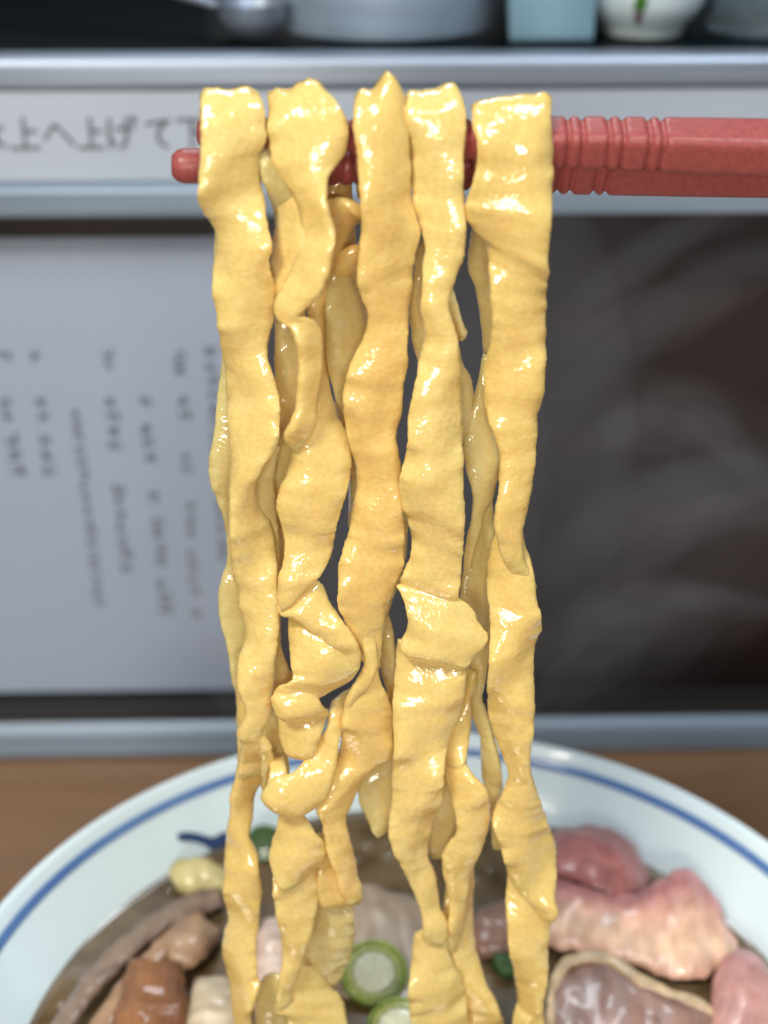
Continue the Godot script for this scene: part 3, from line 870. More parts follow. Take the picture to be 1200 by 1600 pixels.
func make_noodles():
	noodle("outermost noodle at the left, broad and pale at its top, beside the two chopstick tips", false, [
		["strand", 2.3, [
			[-35.8, 247.1, -5.3, -27.6, 247.1, -5.3, 0], [-35.5, 255.1, -4.8, -27.1, 255.1, -4.8, 0], [-35.1, 260.1, -2.8, -26.5, 260.1, -2.8, 0],
			[-34.6, 263, 1.2, -26.1, 263.3, 1.2, 0.5, 0.9, -0.55], [-34.2, 263, 4.7, -25.6, 263.3, 4.7, 0.6, 0.8, -0.55], [-34, 261.6, 6.7, -25, 261.8, 6.4, 1],
			[-34, 258.6, 7.5, -24.9, 258.4, 6.9, 1.3], [-34.1, 255.9, 7.7, -26, 256.2, 7, 1.2], [-34.4, 252.9, 8.1, -26.2, 253, 7.2, 1],
			[-34.8, 250.4, 8.1, -25.9, 250.7, 7.5, 0.8], [-34.4, 248.2, 7.7, -25.4, 248.4, 7.7, 0.8], [-33.2, 245.7, 7.3, -25, 246, 7.9, 1],
			[-32.8, 243, 7.5, -24.3, 243.1, 7.9, 1], [-33.1, 241.1, 7.7, -24.9, 240.6, 7.7, 1.2], [-33.7, 236.7, 7.9, -24.3, 236.9, 7.1, 1.4],
			[-33.3, 232, 7.5, -24.3, 232.1, 6.9, 1.4], [-33, 228.8, 7.3, -25.3, 228.7, 6.9, 1.3], [-32.9, 224.6, 7.1, -25.7, 225, 7.1, 1.2],
			[-32.8, 221.4, 7.1, -24.8, 221.7, 7.2, 0.9], [-32.8, 218.1, 6.9, -24.1, 219, 7.5, 0.5], [-32.6, 214.1, 6.5, -23.9, 215.1, 8.7, 0.4],
			[-32.2, 209, 6.3, -24.6, 211.4, 9.5, 0.6], [-32.3, 205.1, 6.5, -26.9, 207.3, 8.9, 0.9], [-32.6, 201.9, 6.9, -28.7, 203, 7.3, 0.9],
			[-32.8, 198.6, 7.2, -28.3, 197.5, 5.1, 0.8], [-32.9, 194.5, 7.3, -26.4, 193.8, 5.5, 0.8], [-33.2, 189.7, 7.3, -25.8, 189.3, 6.1, 0.7],
			[-33, 185.4, 7.1, -25.5, 185.3, 6.5, 0.6], [-32.3, 181.9, 6.9, -25.4, 181.6, 6.7, 0.5], [-32.2, 178.5, 7.5, -25.4, 178.3, 7.1, 1],
			[-31.3, 174.2, 7.9, -25.8, 174.1, 7.3, 1], [-32.4, 170.8, 8.5, -26.3, 170.8, 7.7, 1.1], [-33, 166.9, 8.9, -26.8, 166.9, 7.9, 1.2],
			[-32.2, 163.3, 8.3, -27.3, 163.2, 7.7, 1], [-31.7, 160.4, 7.9, -27.5, 160.5, 7.3, 0.9], [-32.6, 158.1, 8.9, -28.2, 157.8, 8.1, 0.9],
			[-33.5, 155.7, 9.3, -29, 155.7, 8.7, 0.6], [-33.1, 152.6, 7.3, -29.3, 152.6, 6.9, 0.3], [-33.8, 147.6, 4.7, -29.2, 147.6, 4.3, 0.3],
			[-34.1, 143, 3.3, -29.2, 142.9, 3.1, 0.3],
		]],
		["curled_end", 2.0, [
			[-33.4, 155.5, 7.9, -30.2, 157, 7.7, 0], [-32.6, 153.2, 8.1, -29.3, 155.8, 7.9, 0], [-30.6, 151.5, 7.7, -27.7, 152.7, 7.5, 0],
			[-29.6, 149.3, 6.9, -27.6, 150.8, 6.7, 0], [-29.7, 144.5, 5.2, -27.6, 146.5, 5.1, 0], [-30, 139.7, 3.7, -27.6, 141.2, 3.7, 0],
		]],
	], 0)
	noodle("noodle hanging lowest at the left edge, half hidden behind the outermost strand, pale and shaded", false, [
		["strand", 2.3, [
			[-34.7, 175.5, -2.3, -30, 175.5, -2.3, 0], [-34.5, 168.2, -1.3, -29.3, 168.2, -1.3, 0], [-34.3, 160.8, -0.3, -28.9, 160.8, -0.3, 0],
			[-34.2, 153.2, 0.7, -28, 152.8, 0.2, 0.4], [-34.3, 146.8, 1.7, -28.3, 146.8, 0.7, 0.5], [-34.9, 141.8, 2.7, -30, 139.6, 0.7, 0.8],
			[-36, 138.1, 3.5, -31.8, 136.4, 2.2, 0.9], [-36.3, 133.1, 3.7, -32.4, 131.6, 2.7, 0.9], [-36.9, 129.2, 3.5, -32.7, 128.6, 3.1, 0.8],
			[-37.6, 124.4, 4.1, -31.3, 125.1, 3.7, 0.9], [-37.9, 120.6, 4.1, -31, 121.8, 4.1, 1], [-38.3, 116.1, 4.3, -30.9, 116.8, 4.3, 0.8],
			[-37.9, 111.6, 3.7, -31.3, 112.4, 4.1, 0.8], [-37.6, 108.2, 3.5, -31.7, 108.2, 4.1, 0.9], [-38.7, 104.5, 4.3, -32.2, 105.1, 4.5, 1.1],
			[-39.3, 99.5, 4.7, -32.4, 100.5, 4.9, 1.2], [-38.8, 94.1, 4.3, -32.2, 96.7, 5.7, 1], [-38.2, 91.9, 5.5, -31.9, 95.9, 7.3, 0.7],
			[-37.8, 87.9, 6.1, -33.3, 91.3, 7.7, 0.6], [-37.4, 82.7, 5.7, -33.9, 84.7, 6.3, 0.6], [-36.9, 72.8, 4.7, -32.5, 72.8, 4.7, 0.6],
			[-37.4, 51.2, 3.7, -30.7, 51.2, 3.7, 0.4],
		]],
	], 1)
	noodle("frilly twisting noodle second from the left, folded zigzag lower down", false, [
		["strand", 2.3, [
			[-25.2, 247.3, -5.3, -16.9, 247.3, -5.3, 0], [-25.1, 255.3, -4.8, -16.6, 255.3, -4.8, 0], [-25, 260.3, -2.8, -16.2, 260.3, -2.8, 0],
			[-24.9, 263.2, 1.2, -16, 263.6, 1.2, 0.5, 0.6, 0.55], [-24.7, 263.2, 4.7, -15.2, 263.7, 4.7, 0.6, 0.7, 0.55], [-24.5, 261.4, 6.7, -13.6, 261.9, 6.7, 1.2],
			[-24.5, 259.2, 7.3, -12.8, 259.3, 6.9, 1.6], [-24.2, 256.7, 7.7, -13.3, 256.5, 6.9, 1.6], [-23.5, 254.8, 8.1, -14.3, 255, 7.5, 1.2],
			[-22.6, 252.6, 8.3, -15.5, 253.9, 8.3, 0.8], [-21.2, 250.4, 7.9, -16.1, 252.1, 8.7, 0.5], [-20.4, 248.2, 7.3, -16.1, 250.2, 9.1, 0.3],
			[-20.1, 245.9, 6.9, -15.4, 247.6, 9.3, 0.3], [-20.2, 243.6, 6.9, -14.9, 245.3, 9.3, 0.5], [-20.8, 241.2, 7.5, -15.4, 242, 9.3, 0.7],
			[-21.9, 238.8, 8.3, -16.5, 238.1, 8.9, 0.7], [-23.1, 236.3, 8.9, -18, 235.4, 8.5, 0.7], [-24, 234.7, 9.3, -19.8, 233.6, 8.5, 0.6],
			[-24.1, 233, 9.5, -20.4, 232.8, 8.7, 0.6], [-23.2, 231.7, 9.5, -19.6, 232.5, 8.9, 0.5], [-21.8, 230.6, 9.3, -18.3, 231.3, 8.9, 0.3],
			[-21, 228.9, 9.1, -17.4, 228.5, 8.5, 0.2], [-20.7, 225.2, 8.7, -17.3, 225, 8.1, 0.2], [-21.1, 220.9, 8.5, -17.8, 220.7, 8.1, 0.2],
			[-21.3, 217.6, 8.7, -18.5, 217.2, 8.3, 0.2], [-22.3, 215.2, 9.1, -18.5, 215, 8.5, 0.2], [-23.5, 212.5, 8.3, -19.5, 212.1, 7.7, 0.2],
			[-22.9, 210.1, 6.3, -20.9, 209.8, 6.1, 0.1], [-22.4, 208, 5.1, -20.4, 207.8, 5.1, 0.1],
		]],
		["shaded_fold", 2.2, [
			[-23.9, 250.6, 1.7, -19.2, 250.8, 2.7, 0], [-24, 248.4, 2.7, -19, 248.8, 4.1, 0.6], [-23.9, 245.3, 3.7, -18.7, 245.7, 5.1, 0.8],
			[-24.6, 241.6, 4.5, -18.9, 241.8, 5.3, 0.8], [-25, 238.8, 5.1, -19.4, 239, 5.7, 0.8], [-24.5, 236.1, 6.1, -20.9, 235.8, 6.7, 0.4],
			[-23.8, 233.7, 5.9, -21.5, 233, 6.1, 0],
		]],
		["face", 2.3, [
			[-19.7, 234.8, 0.7, -16.5, 234.8, 0.7, 0], [-19, 228.8, 1.3, -16.7, 228.3, 0.1, 0.2], [-19.1, 222.5, 1.7, -17.4, 221.7, -0.3, 0.2],
			[-19.6, 218.5, 2.7, -16.8, 217.7, 0.7, 0.3], [-21, 214.9, 4.5, -15.6, 214.1, 2.7, 0.5], [-22.6, 211.2, 6.1, -13.9, 211.6, 5.1, 0.9],
			[-22.7, 208.8, 7.1, -13.1, 209, 6.3, 1.4], [-22.9, 206.4, 7.5, -12.9, 206.4, 6.7, 1.8], [-23.8, 204.2, 8.1, -13.3, 204, 6.7, 2],
			[-24.8, 202, 8.7, -14, 201.6, 6.9, 2], [-25.3, 199.3, 9.1, -14.8, 198.5, 7.1, 1.8], [-24.9, 197.1, 8.9, -15.4, 196.2, 7.1, 1.4],
			[-24.2, 193.5, 8.1, -15.9, 193.2, 7.1, 1], [-24.2, 190.7, 7.7, -16.3, 190.6, 7.1, 0.9], [-24.5, 188.7, 8.1, -16.9, 188.9, 7.5, 0.9],
			[-25.1, 186.8, 8.9, -18.2, 187.1, 8.3, 0.9], [-25.4, 184.6, 9.3, -19.7, 185.5, 8.9, 0.8], [-25.4, 182.3, 9.3, -21.4, 184.1, 9.3, 0.8],
			[-24.9, 180.1, 8.9, -22.1, 182.8, 8.9, 0.7],
		]],
		["fold", 2.4, [
			[-26.1, 181.7, 6.1, -19.4, 184.9, 6.3, 0.2], [-25.2, 179.6, 7.9, -18, 183.8, 7.1, 0.5], [-23, 178.6, 8.9, -16.4, 180.4, 7.7, 0.7],
			[-20.5, 177, 9.5, -14.6, 178.3, 8.3, 0.8], [-17.9, 175, 9.5, -12.6, 175.4, 8.5, 0.8], [-16.9, 171.9, 8.7, -11.7, 171.8, 8.1, 0.5],
			[-18.8, 167.4, 7.7, -12.2, 167.8, 7.5, 0.4],
		]],
		["fold", 2.4, [
			[-24, 177.3, 5.5, -17.6, 175.8, 5.7, 0], [-24.2, 175.4, 7.1, -15.4, 174.1, 7.1, 1.2], [-24.1, 172.9, 7.9, -13, 173.1, 7.7, 1.6],
			[-23.6, 170.2, 8.5, -12, 170, 7.7, 1.7], [-23.4, 167.9, 8.9, -13.5, 166.1, 7.7, 1.4], [-24.4, 167, 9.5, -16.6, 164.1, 8.3, 0.9],
			[-25.9, 165.8, 10.1, -19.1, 162.8, 8.7, 0.7], [-27, 164, 10.5, -20.2, 162.3, 8.7, 0.6],
		]],
		["roll", 2.6, [
			[-26.9, 164.2, 9.3, -22.1, 166.3, 8.1, 0.4], [-27.2, 163.1, 10.7, -19.9, 164.1, 9.1, 1.4], [-26.7, 161.1, 10.9, -18.6, 162.3, 9.5, 1.6],
			[-25.5, 159.4, 10.3, -17.6, 159.7, 8.9, 1.2], [-25, 157.8, 8.5, -17.6, 158.3, 7.7, 0.4],
		]],
		["fold", 2.4, [
			[-25.7, 158.7, 7.1, -17.6, 159.1, 6.9, 0], [-26.4, 156.9, 7.9, -18.1, 157.3, 7.3, 1.2], [-26.4, 154.3, 8.1, -19.1, 154.2, 7.3, 1.4],
			[-25.8, 151.9, 8.3, -20.3, 150.9, 7.3, 1.2], [-24.6, 149.7, 7.9, -21.7, 148.6, 7.1, 0.4],
		]],
		["loop", 2.6, [
			[-16.4, 159.4, 2.7, -13.7, 159.4, 2.7, 0.2], [-17.5, 158, 5.3, -14.6, 157.9, 4.7, 0.3], [-17.7, 156.8, 7.5, -15.2, 156.8, 6.7, 0.4],
			[-18.1, 154.6, 8.5, -15.7, 153.7, 7.3, 0.6], [-19.5, 152, 9.1, -16.2, 149, 7.7, 0.9], [-21.6, 149.6, 9.3, -17.2, 145.3, 8.3, 1.1],
			[-23.9, 148, 9.3, -18.3, 142.2, 8.7, 1.2], [-25.9, 147.7, 9.7, -19.9, 140.5, 9.5, 1.4], [-27.4, 147.3, 10.3, -22.7, 139.5, 10.1, 1.5],
			[-28.9, 145.2, 10.5, -25.4, 140, 10.3, 1.2], [-29.6, 143, 10.3, -27.9, 140.7, 10.1, 0.5],
		]],
		["curl", 2.4, [
			[-28.1, 147.2, 3.7, -25.6, 147.2, 3.7, 0.2], [-28.1, 147.3, 7.3, -25.2, 147.3, 7.3, 0.5], [-28.2, 146.7, 8.7, -25.1, 146.7, 8.7, 0.6],
			[-28.6, 145.2, 9.3, -24.9, 144.9, 9.3, 0.6], [-29, 142.9, 9.3, -24.7, 142.6, 9.3, 0.3],
		]],
		["lower_strand", 2.4, [
			[-26.6, 139.2, 6.7, -21.9, 139.2, 6.7, 0], [-26.7, 137, 7.3, -22.2, 137, 6.9, 0.4], [-27.2, 134.3, 7.9, -20.2, 133.7, 6.1, 0.9],
			[-28.1, 131.3, 8.7, -18.6, 130.6, 6.3, 1.4], [-29, 127.6, 9.1, -18.3, 127.6, 6.3, 1.8], [-28.5, 125.2, 9.1, -19.7, 124.8, 6.9, 1.8],
			[-27.9, 122.9, 8.9, -21.3, 122.9, 7.9, 1.2], [-26.8, 121, 8.1, -22.8, 120.9, 7.7, 0.5],
		]],
		["tail", 2.3, [
			[-28.3, 122.7, 6.9, -20.2, 123, 6.1, 0], [-28.5, 119.5, 7.3, -20.1, 119.9, 6.5, 0.5], [-28.1, 115.8, 7.5, -20.3, 115.8, 6.7, 0.7],
			[-27.6, 111.2, 7.7, -21, 111.2, 7.3, 0.8], [-27.3, 106.6, 7.9, -22.2, 106.4, 7.7, 0.8], [-27.3, 102, 8.1, -23.3, 101.8, 7.9, 0.8],
			[-28.2, 97.2, 8.3, -24.3, 98, 8.1, 0.7], [-28.8, 92.9, 8.1, -25.7, 94.2, 7.9, 0.4], [-28.7, 89, 7.1, -25.4, 90.2, 6.3, 0.2],
		]],
		["tail_end", 2.3, [
			[-24, 98.7, 4.7, -22.1, 95.8, 4.3, 0], [-26.6, 94.3, 5.3, -18.5, 89.9, 4.7, 0.5], [-28.7, 90.8, 6.1, -16.4, 87.1, 5.3, 1],
			[-28.9, 88.5, 6.7, -15.4, 82.7, 5.7, 1.2], [-27.2, 85.7, 7.3, -14.7, 76.1, 6.1, 1], [-24.5, 76.7, 6.7, -14.1, 64.8, 5.7, 0.6],
			[-23.8, 53.6, 5.7, -13.2, 52.4, 4.7, 0.4],
		]],
	], 2)
	noodle("tall noodle in the middle whose folded peak stands highest above the chopsticks", false, [
		["strand", 2.3, [
			[-11.8, 247.1, -5.3, -5.4, 247.1, -5.3, 0], [-11.9, 255.1, -4.8, -5.3, 255.1, -4.8, 0], [-12, 260.1, -2.8, -5.1, 260.1, -2.8, 0],
			[-12.1, 262.9, 1.2, -5.3, 263.5, 1.2, 1.2, 2.4, 0.35], [-12, 263, 4.7, -5, 263.5, 4.7, 2, 2.6, 0.35], [-12.2, 261, 6.7, -4.7, 261.2, 6.7, 1.5, 1.4, 0.35],
			[-12.2, 259.7, 7, -4.4, 259.8, 6.9, 1, 0.4, 0.35], [-11.8, 256.7, 7.5, -4.2, 256.6, 6.9, 1], [-11.5, 253.4, 7.7, -4, 253.3, 6.9, 1],
			[-11.3, 250.5, 7.7, -3.9, 250.5, 7, 1], [-11.1, 246.9, 7.7, -3.3, 247, 7.3, 1.1], [-11.3, 244.2, 7.7, -2.6, 244.6, 7.7, 1.2],
			[-11.6, 240.9, 7.7, -3.2, 241.1, 7.7, 1.2], [-11.8, 237.9, 7.7, -3.5, 238, 7.3, 1.2], [-11.1, 234.8, 7.5, -3.7, 234.8, 6.9, 1.2],
			[-10.3, 231.9, 7.1, -4.1, 231.7, 6.7, 1], [-10.7, 228.8, 7.1, -4.2, 228.5, 6.5, 1], [-12, 225.8, 7.5, -4.1, 225.5, 6.3, 1.2],
			[-13.2, 223.1, 7.9, -4.2, 222.7, 6.1, 1.2], [-13.9, 220.6, 8.3, -4.8, 219.9, 6.1, 1.2], [-14.2, 216.2, 8.1, -5, 215.7, 6.3, 1],
			[-13.8, 211.8, 7.5, -5.8, 211.7, 6.9, 1], [-13.1, 208.9, 7.3, -5.6, 209.2, 7.1, 1], [-12.3, 205, 7.3, -4.9, 205.1, 7.1, 1],
			[-12.2, 202, 7.3, -5.2, 202, 7.1, 1.1], [-12.9, 198.2, 7.7, -4.7, 197.7, 6.7, 1.2], [-13.4, 194.6, 7.9, -4.5, 194.2, 6.7, 1.2],
			[-14.6, 191.1, 8.1, -4.5, 190.6, 6.7, 1.2], [-15.4, 187.9, 8.3, -4.6, 187.3, 6.9, 1.2], [-15.3, 185.2, 8.3, -5.5, 184.8, 7.1, 1],
			[-15.6, 182.4, 8.3, -6, 182.2, 7.3, 0.8], [-14.7, 178.9, 7.7, -7.2, 179.9, 7.3, 0.5], [-13.9, 175.8, 7.1, -7.8, 176.5, 6.3, 0.4],
			[-13, 172.6, 6.7, -8.2, 171.9, 5.5, 0.3], [-12.2, 169.1, 6.3, -8.5, 167.6, 5.1, 0.2],
		]],
		["shaded_neck", 2.2, [
			[-13.2, 180.3, 4.7, -6.3, 180.3, 4.7, 0], [-12.6, 176.3, 5.5, -7.4, 175.7, 4.5, -0.4], [-11.5, 171.7, 6.3, -8.5, 170, 3.7, -0.5],
			[-10.9, 168, 6.7, -8.6, 165.8, 4.3, -0.4], [-12.2, 164.6, 7.1, -7.8, 163, 5.1, 0.2], [-14.2, 162, 7.5, -6.9, 160.6, 5.9, 0.7],
			[-15.2, 158.1, 7.7, -6.3, 157.1, 6.3, 1], [-15.3, 154, 7.7, -6.2, 153, 6.3, 1], [-15.7, 149.8, 7.7, -6.4, 148.2, 6.3, 0.9],
			[-16.9, 145.5, 7.9, -9.2, 146.1, 6.5, 0.8], [-18.6, 141.1, 8.1, -11.7, 142.6, 6.7, 0.7], [-19.9, 139.1, 8.1, -13.4, 138.7, 6.9, 0.6],
			[-19.1, 135.9, 7.7, -14.8, 135.2, 6.9, 0.5], [-18.8, 132.5, 7.5, -14.2, 132, 6.9, 0.5], [-18.3, 129.2, 7.5, -13.7, 128.3, 6.9, 0.5],
			[-16.8, 124.8, 7.3, -13.3, 124.5, 6.9, 0.5], [-16.3, 121.2, 7.5, -12.9, 121.6, 7.1, 0.5], [-15.8, 118.9, 7.9, -12.1, 119.2, 7.5, 0.6],
			[-15, 116.6, 7.7, -11.9, 117, 7.5, 0.4], [-14.1, 114.7, 6.7, -12.4, 115.1, 6.7, 0.1],
		]],
		["ridge", 2.0, [
			[-11.9, 179.2, 6.1, -9.8, 178.3, 5.7, 0], [-11.5, 173.7, 7.5, -9.3, 173.2, 6.7, 0.4], [-10.9, 170, 7.7, -8.9, 169.2, 6.9, 0.4],
			[-12, 166.7, 7.9, -10, 165.7, 7.1, 0.3], [-13.8, 163.6, 7.9, -11.6, 161.6, 6.9, 0.2], [-14.7, 159.1, 7.3, -12.8, 155.7, 6.3, 0.1],
		]],
		["turned_back_end", 2.2, [
			[-19.8, 125.5, 2.7, -16.2, 125.6, 3.7, 0], [-20.2, 122.2, 3.3, -15, 123, 5.1, 0.3], [-20.3, 117.9, 3.7, -13.2, 120.1, 5.7, 0.4],
			[-20.3, 114.3, 4.1, -12.4, 117.4, 6.5, 0.3], [-20.1, 111.9, 4.3, -12.6, 114.9, 6.5, 0.1],
		]],
	], 3)
	noodle("wide noodle fourth from the left, creased across by a wet folded flap halfway down", false, [
		["strand", 2.3, [
			[-3.8, 247.3, -5.3, 3.1, 247.3, -5.3, 0], [-4.1, 255.3, -4.8, 3.1, 255.3, -4.8, 0], [-4.4, 260.3, -2.8, 3.1, 260.3, -2.8, 0],
			[-4.6, 263.1, 1.2, 2.7, 263.5, 1.2, 0.3, 0.7, 0.75], [-4.7, 263.1, 4.3, 3.1, 263.6, 4.3, 0.5, 0.7, 0.75], [-4.7, 261.3, 6.3, 4, 262.3, 5.9, 1],
			[-4.2, 258.5, 6.9, 4.1, 259.1, 5.7, 1.4], [-3.8, 254.4, 7.5, 3.8, 254.1, 5.5, 1.5], [-3.7, 250.7, 7.7, 4, 250.3, 5.3, 1.5],
			[-3.2, 247.9, 7.7, 4.3, 247, 5.1, 1.3], [-2.1, 244.9, 7.5, 4.3, 244, 4.9, 1.3], [-1.5, 242.5, 7.5, 4.1, 241.2, 4.9, 1.2],
			[-1.9, 239.6, 7.7, 3.3, 239, 5.7, 1], [-2, 236.7, 7.9, 2.3, 236, 6.7, 0.9], [-2.2, 233.7, 7.9, 1.9, 233.3, 7.1, 0.9],
			[-1.8, 231, 7.5, 2.7, 230.8, 7.1, 1], [-1.5, 228.3, 7.3, 3.4, 228.6, 7.1, 1.1], [-2, 225.7, 7.3, 3.6, 225.6, 7.1, 1.2],
			[-2.6, 223.5, 7.5, 3.8, 223.1, 7.1, 1.3], [-3.3, 220, 7.7, 4.1, 220.1, 7.1, 1.4], [-4, 215.8, 7.9, 4.4, 215.8, 7.1, 1.5],
			[-4.2, 211.8, 8.1, 4.5, 211.6, 7.1, 1.5], [-4.6, 208.6, 8.3, 4.6, 208.4, 7.3, 1.6], [-5.2, 205.3, 8.5, 4.7, 205, 7.3, 1.9],
			[-5.3, 202.2, 8.7, 4.9, 201.8, 7.3, 2], [-4.8, 199.5, 8.3, 5.2, 199.7, 7.3, 1.6], [-4.1, 197.4, 7.9, 5.2, 196.5, 7.1, 1.3],
			[-3.5, 194.7, 7.7, 5.2, 194.1, 6.9, 1.2], [-3.3, 191.6, 7.5, 5.2, 191, 6.9, 1], [-3.5, 188.9, 7.5, 5, 188.3, 6.9, 0.8],
			[-4.4, 186.8, 7.7, 4.9, 185.4, 7.1, 0.5], [-5.2, 184.7, 7.5, 4.8, 182.3, 7.1, 0.2], [-4.6, 181.8, 6.3, 5.4, 178.9, 6.7, -0.2],
			[-2.4, 178.2, 5.5, 7, 174, 5.9, -0.3],
		]],
		["folded_flap", 2.5, [
			[-4.6, 183.4, 5.9, 1.9, 181.5, 5.7, 0.2], [-5.7, 184, 7.9, 7.1, 179.5, 7.1, 0.3], [-5.1, 183, 9.1, 8.1, 177.4, 8.1, 0.7],
			[-4.2, 180.7, 9.7, 9.2, 175.7, 8.7, 1.2], [-3.9, 178, 9.9, 9.9, 174.6, 8.9, 1.6], [-4.3, 175.5, 9.9, 8.7, 172.6, 8.9, 1.6],
			[-5.2, 173.2, 9.5, 7.2, 171, 8.5, 1.4], [-4.1, 170.6, 8.7, 6, 169.5, 7.7, 0.8], [-2.3, 169.2, 7.3, 5, 168.7, 6.9, 0.2],
		]],
		["lower_strand", 2.4, [
			[-5.4, 172.6, 5.7, 7.1, 172.3, 5.3, 0.3], [-5.7, 169.2, 6.5, 6.4, 168.7, 5.7, 0.8], [-6, 165.4, 7.1, 6.4, 165.3, 6.1, 1],
			[-6.2, 161.3, 7.5, 6, 161.3, 6.5, 1], [-6.2, 156.7, 7.7, 5.4, 157.2, 6.9, 1], [-6.1, 152.1, 7.9, 4.2, 153.7, 7.3, 1],
			[-6.2, 147.2, 7.9, 3.1, 149.7, 7.5, 1], [-6.3, 142.7, 7.9, 2.7, 144.8, 7.5, 0.9], [-6.5, 138.9, 7.9, 2.6, 140.5, 7.5, 0.9],
			[-7, 135.5, 7.9, 2.1, 136.7, 7.3, 0.9], [-6.9, 132.4, 7.7, 0.9, 132.3, 6.9, 0.8], [-5.7, 128, 7.5, 0.2, 127.8, 6.9, 0.7],
			[-4.4, 124.5, 7.3, 0.4, 124.7, 7.1, 0.6], [-3.3, 121, 7.3, 1.5, 122, 7.5, 0.5], [-2, 117.5, 7.3, 2.1, 118, 7.5, 0.5],
			[-1, 113.6, 7.5, 2.6, 113.4, 7.5, 0.6], [-0.5, 111.3, 8.1, 3.6, 111.6, 8.1, 0.8], [-0.5, 109.3, 8.7, 4.2, 109.9, 8.7, 1],
			[-0.3, 106.9, 8.5, 4.2, 107.5, 8.5, 0.6], [0.8, 104.4, 7.3, 3.5, 104.8, 7.3, 0.2],
		]],
		["tail", 2.4, [
			[-0.2, 107.5, 6.3, 3.4, 107.5, 6.3, 0.2], [-1.9, 105.7, 6.9, 4.2, 104.9, 6.7, 0.7], [-2.3, 102.5, 7.3, 4.8, 101.9, 6.7, 0.9],
			[-2.7, 98.1, 7.5, 6, 98.1, 6.7, 1], [-3.2, 93.9, 7.5, 7.5, 94.8, 6.7, 1.1], [-2.8, 88.9, 7.5, 8.5, 89.7, 6.7, 1.1],
			[-2.2, 82.8, 7.5, 9.2, 82.9, 6.7, 1], [-1.3, 71.4, 6.7, 10.3, 70.7, 6.1, 0.8], [-0.9, 53.6, 5.7, 10.9, 52.9, 5.1, 0.6],
		]],
	], 4)
